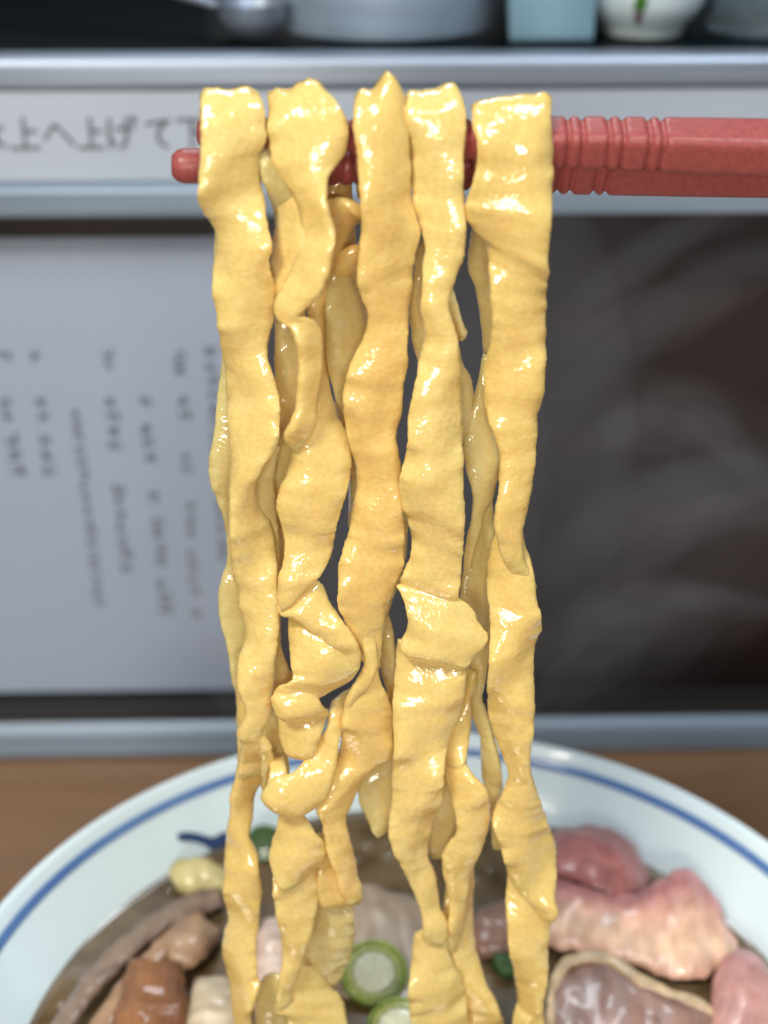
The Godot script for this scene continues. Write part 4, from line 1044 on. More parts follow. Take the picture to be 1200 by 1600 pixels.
	noodle("broadest noodle at the right end, square-shouldered, hanging beside the ringed part of the chopsticks", false, [
		["strand", 2.3, [
			[6.5, 246.3, -5.3, 17.6, 246.3, -5.3, 0], [6, 254.3, -4.8, 17.4, 254.3, -4.8, 0], [5.6, 259.4, -2.8, 17.1, 259.4, -2.8, 0],
			[4.9, 261.9, 1.2, 16.4, 262.3, 1.2, 0.3], [4.8, 262.2, 4.5, 16.4, 263.1, 4.3, 0.6], [4.9, 260.2, 6.5, 16.4, 260.7, 6.1, 1],
			[5.4, 258.5, 7.1, 16.6, 258.4, 6.5, 1], [5.6, 256.1, 7.5, 16.9, 256.1, 6.7, 1], [5.4, 253.5, 7.7, 16.9, 253.7, 6.7, 1],
			[4.8, 251.2, 8.1, 16.8, 250.7, 6.7, 1], [4.2, 249.1, 8.5, 16.7, 247.6, 6.7, 0.9], [4.2, 247, 8.7, 16.7, 244.6, 6.3, 0.7],
			[5.6, 245, 8.3, 16.6, 241.1, 5.9, 0.7], [7.2, 243, 7.5, 16.9, 238.5, 5.9, 0.8], [7.7, 240.8, 7.3, 16.9, 236.5, 5.9, 1],
			[8, 237.8, 7.3, 17, 234.6, 6.1, 1.1], [8.3, 234.5, 7.3, 17.2, 232.6, 6.3, 1.2], [8.6, 230.9, 7.3, 17.2, 230, 6.3, 1.2],
			[8.6, 227.8, 7.3, 17.4, 226.9, 6.3, 1.2], [8.1, 225.3, 7.5, 17.4, 224.5, 6.3, 1.2], [7.7, 222.7, 7.7, 17.3, 221.9, 6.3, 1.2],
			[7.8, 220.1, 7.9, 17.3, 219, 6.5, 1.2], [7.9, 217.2, 7.9, 17, 216.1, 6.9, 1.2], [8.6, 214.3, 7.5, 16.6, 214.2, 7.5, 1],
			[9.6, 211.7, 6.9, 16.6, 212, 7.9, 0.8], [10.7, 208.4, 6.5, 16.5, 209.5, 8.3, 0.6], [10.7, 205.6, 6.7, 16.4, 206.7, 8.5, 0.6],
			[10.5, 202.3, 7.1, 16.1, 203.4, 8.3, 0.6], [10.1, 199.3, 7.5, 15.7, 199.8, 8.1, 0.6], [10.1, 196, 7.9, 15, 196.1, 7.7, 0.6],
			[10.6, 193.3, 8.5, 14.9, 193.5, 7.1, 0.5], [11.4, 190.4, 8.9, 15, 191.4, 6.3, 0.4], [12.8, 187.4, 9.1, 15.8, 188.6, 5.7, 0.3],
			[15, 184.9, 8.7, 17.1, 185.7, 5.5, 0.2], [17, 182.6, 7.7, 17.8, 183.3, 5.7, 0.1],
		]],
		["lower_strand", 2.3, [
			[11.8, 196.2, 3.7, 14.9, 196.2, 3.7, 0], [10.7, 192.8, 5.1, 15.4, 192, 4.3, 0.2], [9.9, 189.4, 6.3, 16.6, 188.5, 4.7, 0.4],
			[9.5, 186.1, 7.3, 17.3, 185.6, 5.3, 0.7], [9.5, 182.6, 7.7, 17.8, 181.8, 5.9, 1], [10, 178.9, 7.7, 18.7, 178.6, 6.3, 1.1],
			[10.1, 175.1, 7.7, 19, 175, 6.5, 1.1], [9.8, 171.3, 7.7, 18.1, 171.4, 6.7, 1.1], [9.8, 166.7, 7.7, 18, 167, 6.7, 1.1],
			[10.1, 162.1, 7.7, 18.4, 162, 6.7, 1.1], [10.6, 157.3, 7.5, 18.3, 157.6, 6.7, 1], [11.9, 152.9, 7.1, 18.1, 153.4, 6.9, 0.9],
			[13.6, 149.1, 6.7, 18, 149.7, 7.5, 0.6], [14.5, 145.6, 6.7, 18.4, 146.3, 7.7, 0.5], [13.8, 142.2, 7.3, 19.6, 142.2, 7.3, 0.6],
			[12.6, 138.7, 7.9, 20.8, 138.3, 7.1, 0.9], [11.9, 135.3, 8.3, 21.8, 134.6, 6.9, 1.2], [12.9, 131.7, 8.3, 23, 130.6, 6.7, 1.3],
			[14, 127.8, 8.1, 24, 126.6, 6.9, 1.2], [14.9, 124, 7.7, 24.4, 123, 7.3, 1], [15.7, 120.8, 7.1, 24.3, 119.4, 8.1, 0.7],
			[17.2, 117.6, 6.9, 24.4, 116.5, 8.7, 0.5], [20, 113.8, 7.1, 24.8, 114.5, 8.9, 0.4], [22.5, 110.7, 7.1, 24.5, 112.4, 8.3, 0.2],
		]],
		["tail", 2.3, [
			[15.5, 123.7, 5.1, 22.1, 123.7, 5.1, 0.3], [15.4, 119.2, 6.1, 23.8, 117.1, 5.5, 0.6], [15.2, 115.2, 6.9, 24.3, 112.1, 6.1, 0.8],
			[15.4, 110.9, 7.3, 23.9, 108.7, 6.7, 1], [15.9, 105.3, 7.3, 23.6, 104.4, 6.9, 1], [17, 100.2, 7.1, 23.8, 99.7, 7.1, 1],
			[18, 95, 6.9, 23.3, 95.2, 7.3, 0.8], [18.7, 89.7, 6.7, 23, 90.4, 7.3, 0.7], [19, 85.5, 6.7, 23.8, 85.9, 7.1, 0.7],
			[17.8, 77.2, 7.1, 25.5, 76.7, 6.7, 0.8], [18.2, 54.3, 6.3, 28.2, 53.6, 5.7, 0.6],
		]],
		["torn_end", 2.0, [
			[18.9, 88.3, 6.1, 21.2, 87.2, 6.7, 0], [18, 84.8, 6.9, 20.8, 84.4, 7.3, 0.3], [16.9, 73.4, 6.9, 21.3, 73.6, 7.1, 0.3],
		]],
	], 5)
	noodle("crumpled noodle coiling between the two right strands near the bowl", false, [
		["strand", 2.3, [
			[6, 164.1, 0.7, 8.7, 163.8, 0.2, 0], [6.2, 159.1, 2.3, 7.9, 159.6, 2.1, 0.2], [5.6, 155.7, 3.3, 7.6, 155.9, 2.7, 0.4],
			[4.3, 152.2, 4.3, 7.4, 152.2, 3.3, 0.6], [3.1, 149, 5.1, 7.2, 149.3, 4.1, 0.8], [2.8, 146.3, 5.7, 6.8, 147.3, 4.7, 0.8],
			[4, 143.8, 5.7, 6.3, 146.1, 4.9, 0.3],
		]],
		["fold", 2.3, [
			[2.6, 145.8, 4.1, 6.3, 147.2, 3.7, 0.2], [2.8, 145, 6.1, 7.9, 145.7, 5.1, 0.5], [3.2, 142.9, 7.1, 10, 143.7, 5.9, 0.9],
			[4.4, 139.5, 7.5, 11.1, 140.9, 6.3, 1.2], [5.3, 136, 7.5, 11.5, 136.4, 6.5, 1.3], [5.3, 132.9, 7.7, 11.3, 132.4, 6.7, 1.2],
			[3.9, 130.1, 7.9, 10.3, 128.7, 6.9, 1.1], [3, 126.9, 7.9, 9, 125.6, 7.1, 1], [3.1, 123.4, 7.7, 8.3, 121.4, 6.9, 0.9],
			[4, 119, 7.3, 7.9, 117.4, 6.7, 0.7], [4.5, 115.1, 7.1, 7.7, 113.3, 6.5, 0.6], [4.4, 110.3, 6.7, 7.6, 108.8, 6.1, 0.6],
			[4.1, 105.7, 6.1, 6.7, 104.6, 5.7, 0.5], [4.4, 100.7, 5.1, 6.1, 100.2, 4.9, 0.3],
		]],
		["tail", 2.2, [
			[5.8, 121.6, 1.7, 8.9, 121.6, 1.7, 0], [4.4, 115.7, 2.1, 9.6, 115.3, 1.7, 0.3], [3.7, 109.9, 2.7, 9.3, 109, 1.7, 0.5],
			[3.9, 104.7, 3.3, 9.5, 104.4, 2.1, 0.6], [5.2, 99.2, 3.5, 10.2, 98.9, 2.3, 0.7], [6.8, 93.3, 3.5, 12, 93, 2.3, 0.8],
			[8, 87.3, 3.5, 14.5, 87.7, 2.5, 0.9], [9.2, 79.3, 3.3, 16.3, 80.4, 2.7, 0.9], [10.4, 65.1, 2.7, 18.1, 65.1, 2.7, 0.8],
			[10.9, 49.6, 2.3, 19.3, 49.6, 2.3, 0.6],
		]],
	], 6)
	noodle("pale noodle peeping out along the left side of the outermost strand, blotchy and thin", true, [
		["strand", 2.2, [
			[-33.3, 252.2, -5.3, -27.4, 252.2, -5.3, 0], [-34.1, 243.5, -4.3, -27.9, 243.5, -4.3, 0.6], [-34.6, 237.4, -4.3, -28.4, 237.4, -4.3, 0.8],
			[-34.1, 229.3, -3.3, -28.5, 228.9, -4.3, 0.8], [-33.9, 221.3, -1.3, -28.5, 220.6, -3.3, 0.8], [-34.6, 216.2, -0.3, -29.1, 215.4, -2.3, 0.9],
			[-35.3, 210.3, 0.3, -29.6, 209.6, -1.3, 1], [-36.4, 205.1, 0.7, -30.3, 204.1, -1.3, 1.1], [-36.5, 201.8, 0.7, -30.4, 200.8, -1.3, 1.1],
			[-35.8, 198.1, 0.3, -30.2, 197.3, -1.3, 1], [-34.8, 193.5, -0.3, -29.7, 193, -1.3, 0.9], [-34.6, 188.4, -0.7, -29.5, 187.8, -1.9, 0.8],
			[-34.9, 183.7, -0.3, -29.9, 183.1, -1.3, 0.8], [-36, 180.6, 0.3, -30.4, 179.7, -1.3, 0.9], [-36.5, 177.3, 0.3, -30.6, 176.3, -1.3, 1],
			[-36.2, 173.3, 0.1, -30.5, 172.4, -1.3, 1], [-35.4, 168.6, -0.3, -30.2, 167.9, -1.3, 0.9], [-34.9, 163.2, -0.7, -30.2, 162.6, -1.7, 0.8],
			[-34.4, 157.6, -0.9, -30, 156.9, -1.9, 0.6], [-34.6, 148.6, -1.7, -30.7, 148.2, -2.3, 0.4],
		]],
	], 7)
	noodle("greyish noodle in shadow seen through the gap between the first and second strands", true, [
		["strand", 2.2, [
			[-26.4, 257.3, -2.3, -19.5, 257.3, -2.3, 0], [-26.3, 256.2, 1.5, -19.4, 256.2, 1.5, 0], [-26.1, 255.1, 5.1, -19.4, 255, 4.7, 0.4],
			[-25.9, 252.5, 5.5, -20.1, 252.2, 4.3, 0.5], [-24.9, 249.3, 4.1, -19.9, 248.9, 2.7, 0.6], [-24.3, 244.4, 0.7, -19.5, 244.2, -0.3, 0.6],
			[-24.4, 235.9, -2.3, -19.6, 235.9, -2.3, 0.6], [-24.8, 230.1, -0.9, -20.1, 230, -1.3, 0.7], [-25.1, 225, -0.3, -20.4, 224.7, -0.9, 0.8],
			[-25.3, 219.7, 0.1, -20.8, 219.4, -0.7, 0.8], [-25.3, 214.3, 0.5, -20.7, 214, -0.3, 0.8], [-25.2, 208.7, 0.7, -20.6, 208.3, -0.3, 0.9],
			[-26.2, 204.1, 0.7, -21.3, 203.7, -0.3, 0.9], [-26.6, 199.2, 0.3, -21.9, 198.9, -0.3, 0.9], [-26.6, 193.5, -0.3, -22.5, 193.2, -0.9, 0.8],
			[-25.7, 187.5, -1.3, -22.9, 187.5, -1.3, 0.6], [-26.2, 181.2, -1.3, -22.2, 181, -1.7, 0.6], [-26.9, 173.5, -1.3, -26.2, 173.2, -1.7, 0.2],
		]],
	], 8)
	noodle("short noodle end tucked under the outer left strand, squeezed between folds", true, [
		["strand", 2.2, [
			[-26, 208.2, 2.1, -24.5, 208, 1.7, 0], [-28.5, 203.9, 2.7, -25.7, 203.4, 1.7, 0.4], [-29.5, 200.1, 3.3, -26, 199.6, 2.3, 0.6],
			[-29, 196.1, 3.5, -25.9, 195.7, 2.7, 0.6], [-27.9, 192.1, 2.7, -25.6, 191.9, 2.3, 0.4], [-26.9, 185.4, 1.7, -25.2, 185.4, 1.7, 0.3],
			[-27.3, 176.3, 1.3, -26, 175, 1.3, 0.3], [-27.8, 168.5, 1.3, -25.7, 168.5, 1.3, 0.4], [-27.5, 164.8, 1.7, -24.7, 164.5, 1.3, 0.6],
			[-27.3, 161.8, 1.7, -23.9, 162.5, 1.3, 0.6], [-28.3, 156.9, 2.1, -24.7, 156.6, 1.7, 0.6], [-30.2, 152.5, 2.7, -25.3, 152.1, 2.1, 0.7],
			[-30.4, 147.9, 3.1, -25.2, 147.3, 2.3, 0.8], [-30.4, 142.7, 2.9, -25.1, 142.3, 2.3, 0.8], [-30.2, 137.9, 2.3, -25.3, 137.6, 1.9, 0.7],
			[-29.2, 133.4, 1.7, -26.1, 133.4, 1.7, 0.5],
		]],
	], 9)
	noodle("pale green-tinged noodle behind the middle gap, its face covered in wet glints", true, [
		["strand", 2.3, [
			[-16.4, 253.2, -5.3, -12.9, 253.2, -5.3, 0], [-17, 244.4, -4.9, -12.6, 244.4, -4.9, 0.4], [-16.6, 235.9, -2.3, -11.6, 235.9, -2.3, 0.7],
			[-16.9, 232.9, -0.5, -10.8, 232.8, -0.7, 1.2], [-17.1, 230, 0.3, -10.2, 229.8, -0.1, 1.5], [-17.2, 226.9, 0.7, -10.1, 226.8, 0.3, 1.6],
			[-17, 224.1, 0.7, -10.4, 223.9, 0.3, 1.5], [-16.6, 220.6, 0.3, -11.7, 220.6, 0.1, 1.2], [-15.9, 217.3, -0.3, -13.2, 217.3, -0.3, 0.8],
			[-15.6, 213.8, -0.7, -13.8, 213.8, -0.7, 0.5], [-14.7, 209.6, -1.3, -13.5, 209.6, -1.3, 0.3], [-14.2, 203.2, -1.3, -12.5, 203.2, -1.3, 0.3],
			[-13.6, 196.1, -1.3, -12.5, 196.1, -1.3, 0.3], [-13.9, 190, -1.3, -13, 190, -1.3, 0.2],
		]],
	], 10)
	noodle("looped noodle curling behind the second strand just below the chopsticks", false, [
		["loop", 2.3, [
			[-17.4, 247, 2.7, -16.5, 235.1, 1.7, 0.2], [-16.4, 248.6, 3.3, -15.7, 237.4, 2.3, 0.4], [-15.4, 249.2, 3.7, -14, 241.1, 2.7, 0.7],
			[-13.9, 249.3, 3.7, -13, 243.3, 2.7, 0.9], [-12.4, 248.6, 3.5, -12.1, 244.3, 2.5, 0.8], [-10.9, 247.3, 2.7, -10.7, 244.2, 1.7, 0.5],
			[-8.8, 245.4, 0.7, -8.8, 242.8, 0.3, 0.3],
		]],
		["lower_roll", 2.4, [
			[-15.5, 239.7, 0.7, -16.1, 235.6, 0.7, 0.4], [-14.4, 240.8, 1.7, -15.1, 236.2, 1.7, 1], [-12.9, 241.6, 1.9, -13.1, 236.2, 1.9, 1.4],
			[-11.3, 241.6, 1.5, -11.4, 236.5, 1.5, 1.2], [-9.4, 240.6, -0.3, -9.4, 236.6, -0.3, 0.6],
		]],
	], 11)
	noodle("narrow noodle edge showing between the middle strand and its right neighbour", true, [
		["strand", 2.2, [
			[-1.7, 241.6, -0.3, 1.1, 241.3, -1.3, 0], [-2.7, 239.6, 1.3, 0.7, 239.2, 0.1, 0.4], [-3.2, 236.8, 2.1, 0.5, 236.4, 0.7, 0.7],
			[-3.6, 232.8, 2.5, 0.4, 232.2, 0.7, 0.8], [-3.7, 229.2, 2.5, 0.4, 228.5, 0.7, 0.8], [-3.3, 225.9, 2.1, 0.7, 225.3, 0.7, 0.7],
			[-2.7, 223, 1.7, 1, 222.6, 0.5, 0.6], [-2.1, 220.6, 1.1, 1.4, 220.3, 0.3, 0.4], [-1.2, 215.1, -0.3, 1.5, 215.1, -0.3, 0.2],
		]],
		["torn_flap", 2.0, [
			[1.6, 235.8, 3.7, 2.6, 235.6, 3.1, 0], [1.4, 233.9, 4.1, 3.1, 233.6, 3.7, 0.3], [1.5, 231.3, 4.1, 3.9, 231.1, 3.7, 0.5],
			[1.9, 229.2, 3.9, 4.7, 228.6, 3.7, 0.5], [2.6, 227.5, 3.7, 5, 227.4, 3.5, 0.3], [3, 226.3, 3.3, 4, 226.5, 3.1, 0.1],
		]],
		["side_fold", 2.2, [
			[1.3, 224.3, 0.7, 4.2, 224.3, 0.7, 0], [1.5, 221.4, 1.7, 4.9, 221, 1.3, 0.3], [1.8, 218.3, 2.1, 6.2, 218.6, 1.7, 0.5],
			[2.1, 213.9, 2.1, 6.6, 214.7, 1.5, 0.6], [2.6, 209.2, 1.7, 6.4, 210, 0.9, 0.5], [3.3, 205.3, 0.7, 5, 206.3, 0.3, 0.2],
		]],
	], 12)
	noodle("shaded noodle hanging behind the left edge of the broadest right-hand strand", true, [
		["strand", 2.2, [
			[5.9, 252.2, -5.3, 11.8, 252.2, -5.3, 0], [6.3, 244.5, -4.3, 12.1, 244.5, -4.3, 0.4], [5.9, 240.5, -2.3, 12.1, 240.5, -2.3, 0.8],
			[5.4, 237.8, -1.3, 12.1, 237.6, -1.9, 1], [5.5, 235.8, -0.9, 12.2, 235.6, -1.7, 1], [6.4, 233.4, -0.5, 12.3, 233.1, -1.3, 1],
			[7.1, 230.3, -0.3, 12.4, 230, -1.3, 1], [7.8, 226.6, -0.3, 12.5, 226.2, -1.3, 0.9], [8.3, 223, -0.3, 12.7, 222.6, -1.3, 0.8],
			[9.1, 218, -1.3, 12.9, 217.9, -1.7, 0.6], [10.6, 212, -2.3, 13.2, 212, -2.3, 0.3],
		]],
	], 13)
	noodle("slender pale noodle twisting open behind the fourth and fifth strands", true, [
		["strand", 2.2, [
			[8, 222.3, 1.1, 12.7, 221.3, -1.3, 0], [7.5, 219.4, 2.1, 12, 218.3, -0.7, 0.3], [6.8, 216.3, 2.5, 11.4, 215.1, -0.3, 0.5],
			[6.1, 213.3, 2.9, 11.1, 212.2, 0.3, 0.9], [5.2, 210.4, 3.1, 11.4, 209.3, 0.7, 1.2], [4.9, 207.3, 3.1, 11.7, 206.3, 0.9, 1.4],
			[5.5, 204.2, 2.9, 11.5, 203.4, 1.1, 1.3], [6.4, 201, 2.7, 10.6, 200.4, 1.5, 1], [6.7, 198.8, 2.9, 9.8, 197.9, 1.9, 0.7],
			[6.7, 196, 3.3, 8.6, 196.1, 2.3, 0.5], [6.7, 193.2, 3.7, 8.2, 192.9, 2.5, 0.3], [6.3, 190.3, 3.9, 7.7, 189.9, 2.7, 0.3],
			[5.9, 186.5, 3.7, 7, 186, 2.7, 0.2], [5.6, 183.1, 3.1, 6.6, 182.6, 2.3, 0.2],
		]],
		["shaded_face", 2.0, [
			[8.5, 197.2, -0.3, 10.2, 197.2, -0.3, 0], [8.1, 193.1, 0.1, 10.7, 193, -0.1, -0.3], [7.6, 189.2, 0.7, 10.9, 188.9, 0.1, -0.4],
			[6.6, 185.2, 1.3, 10.6, 184.7, 0.5, -0.5], [5.5, 181, 1.7, 10.5, 180.4, 0.7, -0.3], [5.3, 177.2, 1.7, 10.6, 176.6, 0.7, 0.3],
			[6.4, 173.1, 1.3, 10.7, 172.7, 0.7, 0.5], [7.4, 168.8, 0.7, 10.9, 168.5, 0.3, 0.6], [7, 162.4, 0.1, 10.4, 162.3, -0.1, 0.6],
			[7.3, 157.6, 0.1, 9.7, 157.5, -0.1, 0.4], [7.6, 155.1, 0.5, 10.4, 155.7, 0.3, 0.3], [8.8, 151.9, 0.9, 11.4, 152.5, 0.7, 0.3],
			[10, 148.7, 1.3, 12.2, 149.1, 0.9, 0.4], [10.2, 144.5, 1.5, 13.2, 145, 1.1, 0.5], [10.4, 140.2, 1.5, 14, 140.3, 1.1, 0.5],
			[11.2, 135.5, 1.1, 14.2, 135.3, 0.9, 0.5], [12, 130.7, 0.7, 14.3, 130.5, 0.5, 0.4], [13, 121.5, -0.3, 14.7, 121.5, -0.3, 0.2],
		]],
	], 14)
	noodle("pale noodle behind the narrow neck of the middle strand, ending in a rounded bulge", true, [
		["strand", 2.2, [
			[-9.4, 193.1, -2.3, -3.5, 193.1, -2.3, 0], [-9.1, 183.5, -1.7, -4.3, 183.5, -1.7, 0.3], [-8.7, 176.3, -0.9, -7.1, 175.5, -1.1, 0.3],
			[-8.7, 172.4, 0.1, -6.5, 172.8, -0.3, 0.5], [-8.5, 168.1, 0.7, -5.8, 168.5, 0.3, 0.7], [-8, 163.6, 0.9, -5.8, 164, 0.5, 0.7],
			[-7.3, 159.5, 0.9, -5.3, 159.2, 0.5, 0.6], [-7.8, 153.2, 0.7, -3.2, 152.9, 0.3, 0.6], [-10.1, 146.4, 1.1, -2, 146.1, 0.7, 1],
			[-12.3, 141.1, 1.7, -1.9, 140.6, 1.1, 1.3], [-12.5, 136.9, 1.9, -2.1, 136.4, 1.3, 1.4], [-11.4, 132.7, 1.9, -3, 132.2, 1.3, 1.3],
			[-10.2, 129.5, 1.7, -4.2, 129.7, 1.3, 0.9], [-9, 127.7, 1.3, -5.6, 127.8, 1.1, 0.3],
		]],
	], 15)
	noodle("dull noodle flap in the slit below the crumpled coil, cut off round at its end", true, [
		["strand", 2.2, [
			[2.8, 149.6, -2.3, 7.4, 149.6, -2.3, 0], [1.9, 143.6, -0.7, 7.3, 143.6, -0.7, 0.5], [0.7, 137.1, 0.3, 7.4, 137.1, 0.3, 0.8],
			[-0.1, 130.7, 0.7, 7.3, 130.7, 0.7, 1], [0.2, 125.5, 0.9, 6, 125.5, 0.9, 1], [0.5, 122.2, 0.9, 4.8, 122.2, 0.9, 0.8],
			[1.5, 120.3, 0.7, 3.7, 120.3, 0.7, 0.3],
		]],
	], 16)
	noodle("flat noodle sheet hanging behind the zigzag folds, matt and evenly lit", true, [
		["sheet", 2.2, [
			[-21.6, 127.6, -0.3, -14.5, 126.1, -0.3, 0], [-22, 119.2, 0.7, -13.9, 119.2, 0.7, 0.5], [-22.6, 112, 1.5, -13.7, 111.6, 1.1, 0.8],
			[-23.2, 105.9, 1.9, -13.5, 105.5, 1.5, 1], [-23.8, 100.3, 2.1, -13.7, 100, 1.7, 1.1], [-24.2, 95.3, 2.1, -14.6, 94.9, 1.7, 1.1],
			[-23.8, 90.9, 1.9, -16, 90.7, 1.7, 0.9], [-21.9, 87.4, 1.5, -17.5, 87.2, 1.3, 0.4],
		]],
	], 17)
	noodle("pale noodle surfacing at the picture's foot between the two lowest left tails", true, [
		["strand", 2.2, [
			[-30.1, 92.3, 0.7, -26.3, 92.3, 0.7, 0], [-31.7, 90.7, 1.7, -27.2, 90.6, 1.3, 0.5], [-33.1, 87.5, 2.3, -27.5, 86.9, 1.7, 0.8],
			[-33.7, 82, 2.5, -26.9, 81.4, 1.9, 1], [-33.7, 72.2, 2.5, -24.8, 71.8, 2.1, 1], [-33.6, 48.8, 1.7, -24.1, 48.8, 1.7, 0.8],
		]],
	], 18)


# ---------------------------------------------------------------- steam

func wisp(steam: Node3D, where: Vector3, size: Vector3, turn: Vector3, density: float):
	var f := FogVolume.new()
	f.name = "wisp"
	f.shape = RenderingServer.FOG_VOLUME_SHAPE_ELLIPSOID
	f.size = size
	var m := FogMaterial.new()
	m.density = density
	m.albedo = Color(0.93, 0.94, 0.97)
	f.material = m
	steam.add_child(f, true)
	f.position = where
	f.rotation_degrees = turn


func make_steam():
	var steam := Node3D.new()
	steam.name = "steam"
	add_child(steam)
	tag(steam, "thin grey steam curling up before the dark wall at the right", "", "", "stuff")
	wisp(steam, Vector3(0.0664, 0.1347, -0.1600), Vector3(0.1302, 0.1890, 0.0300), Vector3(0, 0, -10), 1.1)
	wisp(steam, Vector3(0.0430, 0.1424, -0.1650), Vector3(0.0546, 0.1890, 0.0300), Vector3(0, 0, 4), 1)
	wisp(steam, Vector3(-0.0060, 0.1206, -0.1600), Vector3(0.0903, 0.1806, 0.0300), Vector3(0, 0, 0), 5)
	wisp(steam, Vector3(-0.0060, 0.1216, -0.1580), Vector3(0.1386, 0.2226, 0.0250), Vector3(0, 0, -4), 6)
	wisp(steam, Vector3(-0.0152, 0.2399, -0.2220), Vector3(0.0882, 0.0546, 0.0200), Vector3(0, 0, 0), 6)
	wisp(steam, Vector3(0.0796, 0.2361, -0.2350), Vector3(0.0882, 0.0378, 0.0300), Vector3(0, 0, 0), 1.6)
	wisp(steam, Vector3(0.0801, 0.1051, -0.1500), Vector3(0.0882, 0.0693, 0.0300), Vector3(0, 0, 20), 1.6)
	wisp(steam, Vector3(0.0713, 0.1310, -0.1550), Vector3(0.0882, 0.0546, 0.0300), Vector3(0, 0, -15), 1.4)
	wisp(steam, Vector3(0.0604, 0.0727, -0.1500), Vector3(0.0693, 0.0336, 0.0300), Vector3(0, 0, 28), 1.6)
	wisp(steam, Vector3(0.0561, 0.1394, -0.1487), Vector3(0.0309, 0.0092, 0.0120), Vector3(0, 0, 75.9638), 2.68206)
	wisp(steam, Vector3(0.0583, 0.1412, -0.1561), Vector3(0.0309, 0.0114, 0.0120), Vector3(0, 0, 32.4712), 3.9812)
	wisp(steam, Vector3(0.0654, 0.1429, -0.1493), Vector3(0.0309, 0.0157, 0.0120), Vector3(0, 0, -4.08562), 4.73125)
	wisp(steam, Vector3(0.0764, 0.1465, -0.1532), Vector3(0.0309, 0.0185, 0.0120), Vector3(0, 0, -24.6671), 4.73125)
	wisp(steam, Vector3(0.0844, 0.1415, -0.1471), Vector3(0.0309, 0.0121, 0.0120), Vector3(0, 0, -39.8056), 3.9812)
	wisp(steam, Vector3(0.0929, 0.1313, -0.1484), Vector3(0.0309, 0.0082, 0.0120), Vector3(0, 0, -38.6598), 2.68206)
	wisp(steam, Vector3(0.0521, 0.1125, -0.1442), Vector3(0.0494, 0.0176, 0.0120), Vector3(0, 0, 36.8699), 2.9088)
	wisp(steam, Vector3(0.0665, 0.1169, -0.1527), Vector3(0.0494, 0.0256, 0.0120), Vector3(0, 0, 26.5651), 4.40899)
	wisp(steam, Vector3(0.0827, 0.1260, -0.1497), Vector3(0.0494, 0.0221, 0.0120), Vector3(0, 0, 14.0362), 4.40899)
	wisp(steam, Vector3(0.0914, 0.1256, -0.1529), Vector3(0.0494, 0.0180, 0.0120), Vector3(0, 0, -0), 2.9088)
	wisp(steam, Vector3(0.0450, 0.1512, -0.1563), Vector3(0.0478, 0.0107, 0.0120), Vector3(0, 0, 53.1301), 2.08991)
	wisp(steam, Vector3(0.0530, 0.1670, -0.1508), Vector3(0.0478, 0.0191, 0.0120), Vector3(0, 0, 37.875), 3.16091)
	wisp(steam, Vector3(0.0656, 0.1723, -0.1556), Vector3(0.0478, 0.0204, 0.0120), Vector3(0, 0, 26.7959), 3.57)
	wisp(steam, Vector3(0.0790, 0.1804, -0.1556), Vector3(0.0478, 0.0171, 0.0120), Vector3(0, 0, 26.5651), 3.16091)
	wisp(steam, Vector3(0.0908, 0.1914, -0.1529), Vector3(0.0478, 0.0096, 0.0120), Vector3(0, 0, 10.3048), 2.08991)
	wisp(steam, Vector3(0.0436, 0.1662, -0.1599), Vector3(0.0500, 0.0099, 0.0120), Vector3(0, 0, 48.8141), 1.98327)
	wisp(steam, Vector3(0.0519, 0.1819, -0.1549), Vector3(0.0500, 0.0152, 0.0120), Vector3(0, 0, 45), 3.00613)
	wisp(steam, Vector3(0.0628, 0.1913, -0.1560), Vector3(0.0500, 0.0105, 0.0120), Vector3(0, 0, 35.5377), 3.00613)
	wisp(steam, Vector3(0.0812, 0.2007, -0.1559), Vector3(0.0500, 0.0075, 0.0120), Vector3(0, 0, 26.5651), 1.98327)
	wisp(steam, Vector3(0.0507, 0.0868, -0.1481), Vector3(0.0480, 0.0081, 0.0120), Vector3(0, 0, 40.6013), 2.58166)
	wisp(steam, Vector3(0.0621, 0.0996, -0.1447), Vector3(0.0480, 0.0109, 0.0120), Vector3(0, 0, 40.6013), 3.90466)
	wisp(steam, Vector3(0.0729, 0.1101, -0.1494), Vector3(0.0480, 0.0149, 0.0120), Vector3(0, 0, 29.7449), 4.41)
	wisp(steam, Vector3(0.0881, 0.1183, -0.1488), Vector3(0.0480, 0.0131, 0.0120), Vector3(0, 0, 12.5288), 3.90466)
	wisp(steam, Vector3(0.1028, 0.1142, -0.1507), Vector3(0.0480, 0.0081, 0.0120), Vector3(0, 0, -14.0362), 2.58166)
	wisp(steam, Vector3(0.0424, 0.0665, -0.1427), Vector3(0.0351, 0.0060, 0.0120), Vector3(0, 0, 57.9946), 2.80094)
	wisp(steam, Vector3(0.0483, 0.0776, -0.1457), Vector3(0.0351, 0.0069, 0.0120), Vector3(0, 0, 44.0739), 4.06399)
	wisp(steam, Vector3(0.0566, 0.0866, -0.1453), Vector3(0.0351, 0.0110, 0.0120), Vector3(0, 0, 38.1572), 4.93805)
	wisp(steam, Vector3(0.0671, 0.0919, -0.1405), Vector3(0.0351, 0.0100, 0.0120), Vector3(0, 0, 12.5288), 5.25)
	wisp(steam, Vector3(0.0775, 0.0932, -0.1468), Vector3(0.0351, 0.0097, 0.0120), Vector3(0, 0, -7.12502), 4.93805)
	wisp(steam, Vector3(0.0880, 0.0929, -0.1418), Vector3(0.0351, 0.0086, 0.0120), Vector3(0, 0, -8.85857), 4.06399)
	wisp(steam, Vector3(0.1016, 0.0896, -0.1449), Vector3(0.0351, 0.0053, 0.0120), Vector3(0, 0, -15.5241), 2.80094)
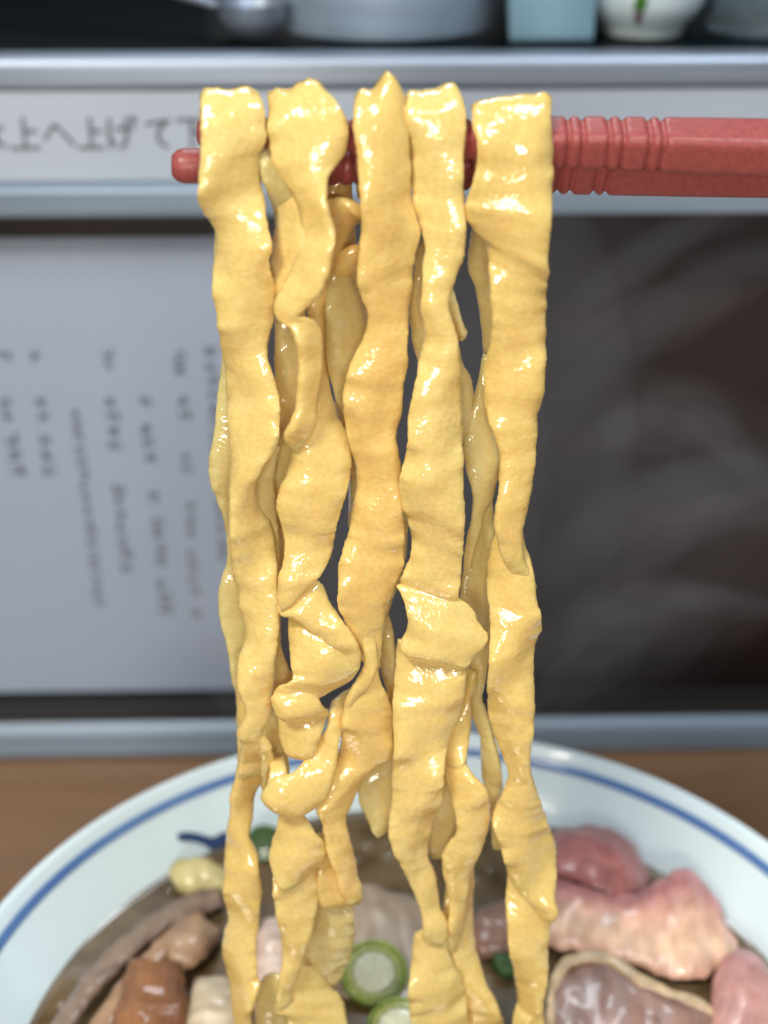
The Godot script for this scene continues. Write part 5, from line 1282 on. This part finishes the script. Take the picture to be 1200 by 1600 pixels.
	wisp(steam, Vector3(0.0466, 0.0610, -0.1427), Vector3(0.0358, 0.0116, 0.0120), Vector3(0, 0, 49.3987), 2.64436)
	wisp(steam, Vector3(0.0535, 0.0714, -0.1409), Vector3(0.0358, 0.0186, 0.0120), Vector3(0, 0, 34.5085), 4.00818)
	wisp(steam, Vector3(0.0598, 0.0825, -0.1405), Vector3(0.0358, 0.0165, 0.0120), Vector3(0, 0, 34.5085), 4.00818)
	wisp(steam, Vector3(0.0708, 0.0854, -0.1435), Vector3(0.0358, 0.0117, 0.0120), Vector3(0, 0, 15.9454), 2.64436)


# ---------------------------------------------------------------- small things in the bowl

func tinted(roughness: float, coat: float, fibres: Vector3, relief: float) -> StandardMaterial3D:
	var m := plain(Color(1, 1, 1), roughness)
	m.vertex_color_use_as_albedo = true
	m.albedo_texture = noise_map(0.02, 4, 256, 91, [[0.0, Color(0.90, 0.86, 0.84)], [0.42, Color(0.96, 0.95, 0.94)], [0.62, Color(1, 1, 1)], [0.70, Color(1, 0.99, 0.97)], [1.0, Color(0.95, 0.93, 0.91)]])
	m.uv1_scale = fibres
	m.heightmap_enabled = true
	m.heightmap_texture = noise_map(0.02, 4, 256, 92, [[0.0, grey(0)], [1.0, grey(1)]])
	m.heightmap_scale = relief
	m.clearcoat_enabled = true
	m.clearcoat = coat
	m.clearcoat_roughness = 0.1
	return m


func leek_ring(label: String, at: Vector3, r: float, turn: Vector3, dark: bool):
	var t := thing("leek_ring", at, label, "leek", "leek rings floating in the broth")
	t.rotation_degrees = turn
	var green := plain(Color(0.62, 0.70, 0.34), 0.25)
	green.subsurf_scatter_enabled = true
	green.subsurf_scatter_strength = 0.1
	green.albedo_texture = noise_map(0.03, 3, 256, 95, [[0.0, Color(0.75, 0.8, 0.7)], [1.0, Color(1, 1, 1)]])
	var core := plain(Color(0.88, 0.89, 0.81), 0.22)
	core.albedo_texture = noise_map(0.06, 3, 256, 96, [[0.0, Color(0.85, 0.86, 0.8)], [1.0, Color(1, 1, 1)]])
	core.clearcoat_enabled = true
	core.clearcoat = 0.4
	var pale := plain(Color(0.70, 0.74, 0.48), 0.25)
	pale.albedo_texture = core.albedo_texture
	if dark:      # cut from the green leaf: green right through
		green.albedo_color = Color(0.24, 0.38, 0.17)
		core.albedo_color = Color(0.26, 0.36, 0.20)
		pale.albedo_color = Color(0.30, 0.42, 0.20)
	# flat-cut layers, each a little prouder or lower than the next
	put("skin", lathe(rounded([Vector2(r * 0.86, -r * 0.3), Vector2(r, -r * 0.3), Vector2(r, r * 0.24), Vector2(r * 0.86, r * 0.26)], r * 0.05), 48), green, t)
	put("inner_layer", lathe(rounded([Vector2(r * 0.66, -r * 0.3), Vector2(r * 0.845, -r * 0.3), Vector2(r * 0.845, r * 0.20), Vector2(r * 0.66, r * 0.23)], r * 0.05), 48), pale, t)
	put("core", lathe([Vector2(0, -r * 0.2), Vector2(r * 0.645, -r * 0.2), Vector2(r * 0.645, r * 0.14), Vector2(r * 0.60, r * 0.20), Vector2(r * 0.3, r * 0.23), Vector2(0, r * 0.20)], 40), core, t)


var bubble_mesh: ArrayMesh
var bubble_glass: StandardMaterial3D

func bubble(at: Vector3, r: float, label: String):
	if bubble_mesh == null:
		var p := []
		for i in 12: p.append(Vector2(sin(PI * i / 11.0), cos(PI * i / 11.0) * 0.8))
		p[0].x = 0.0
		p[11].x = 0.0
		bubble_mesh = lathe(p, 24)
		bubble_glass = plain(Color(0.9, 0.88, 0.82, 0.10), 0.02)
		bubble_glass.transparency = BaseMaterial3D.TRANSPARENCY_ALPHA
	var o := put("oil_bubble", bubble_mesh, bubble_glass)
	o.position = at
	o.scale = Vector3.ONE * r
	tag(o, label, "bubble", "oil bubbles on the broth and toppings")
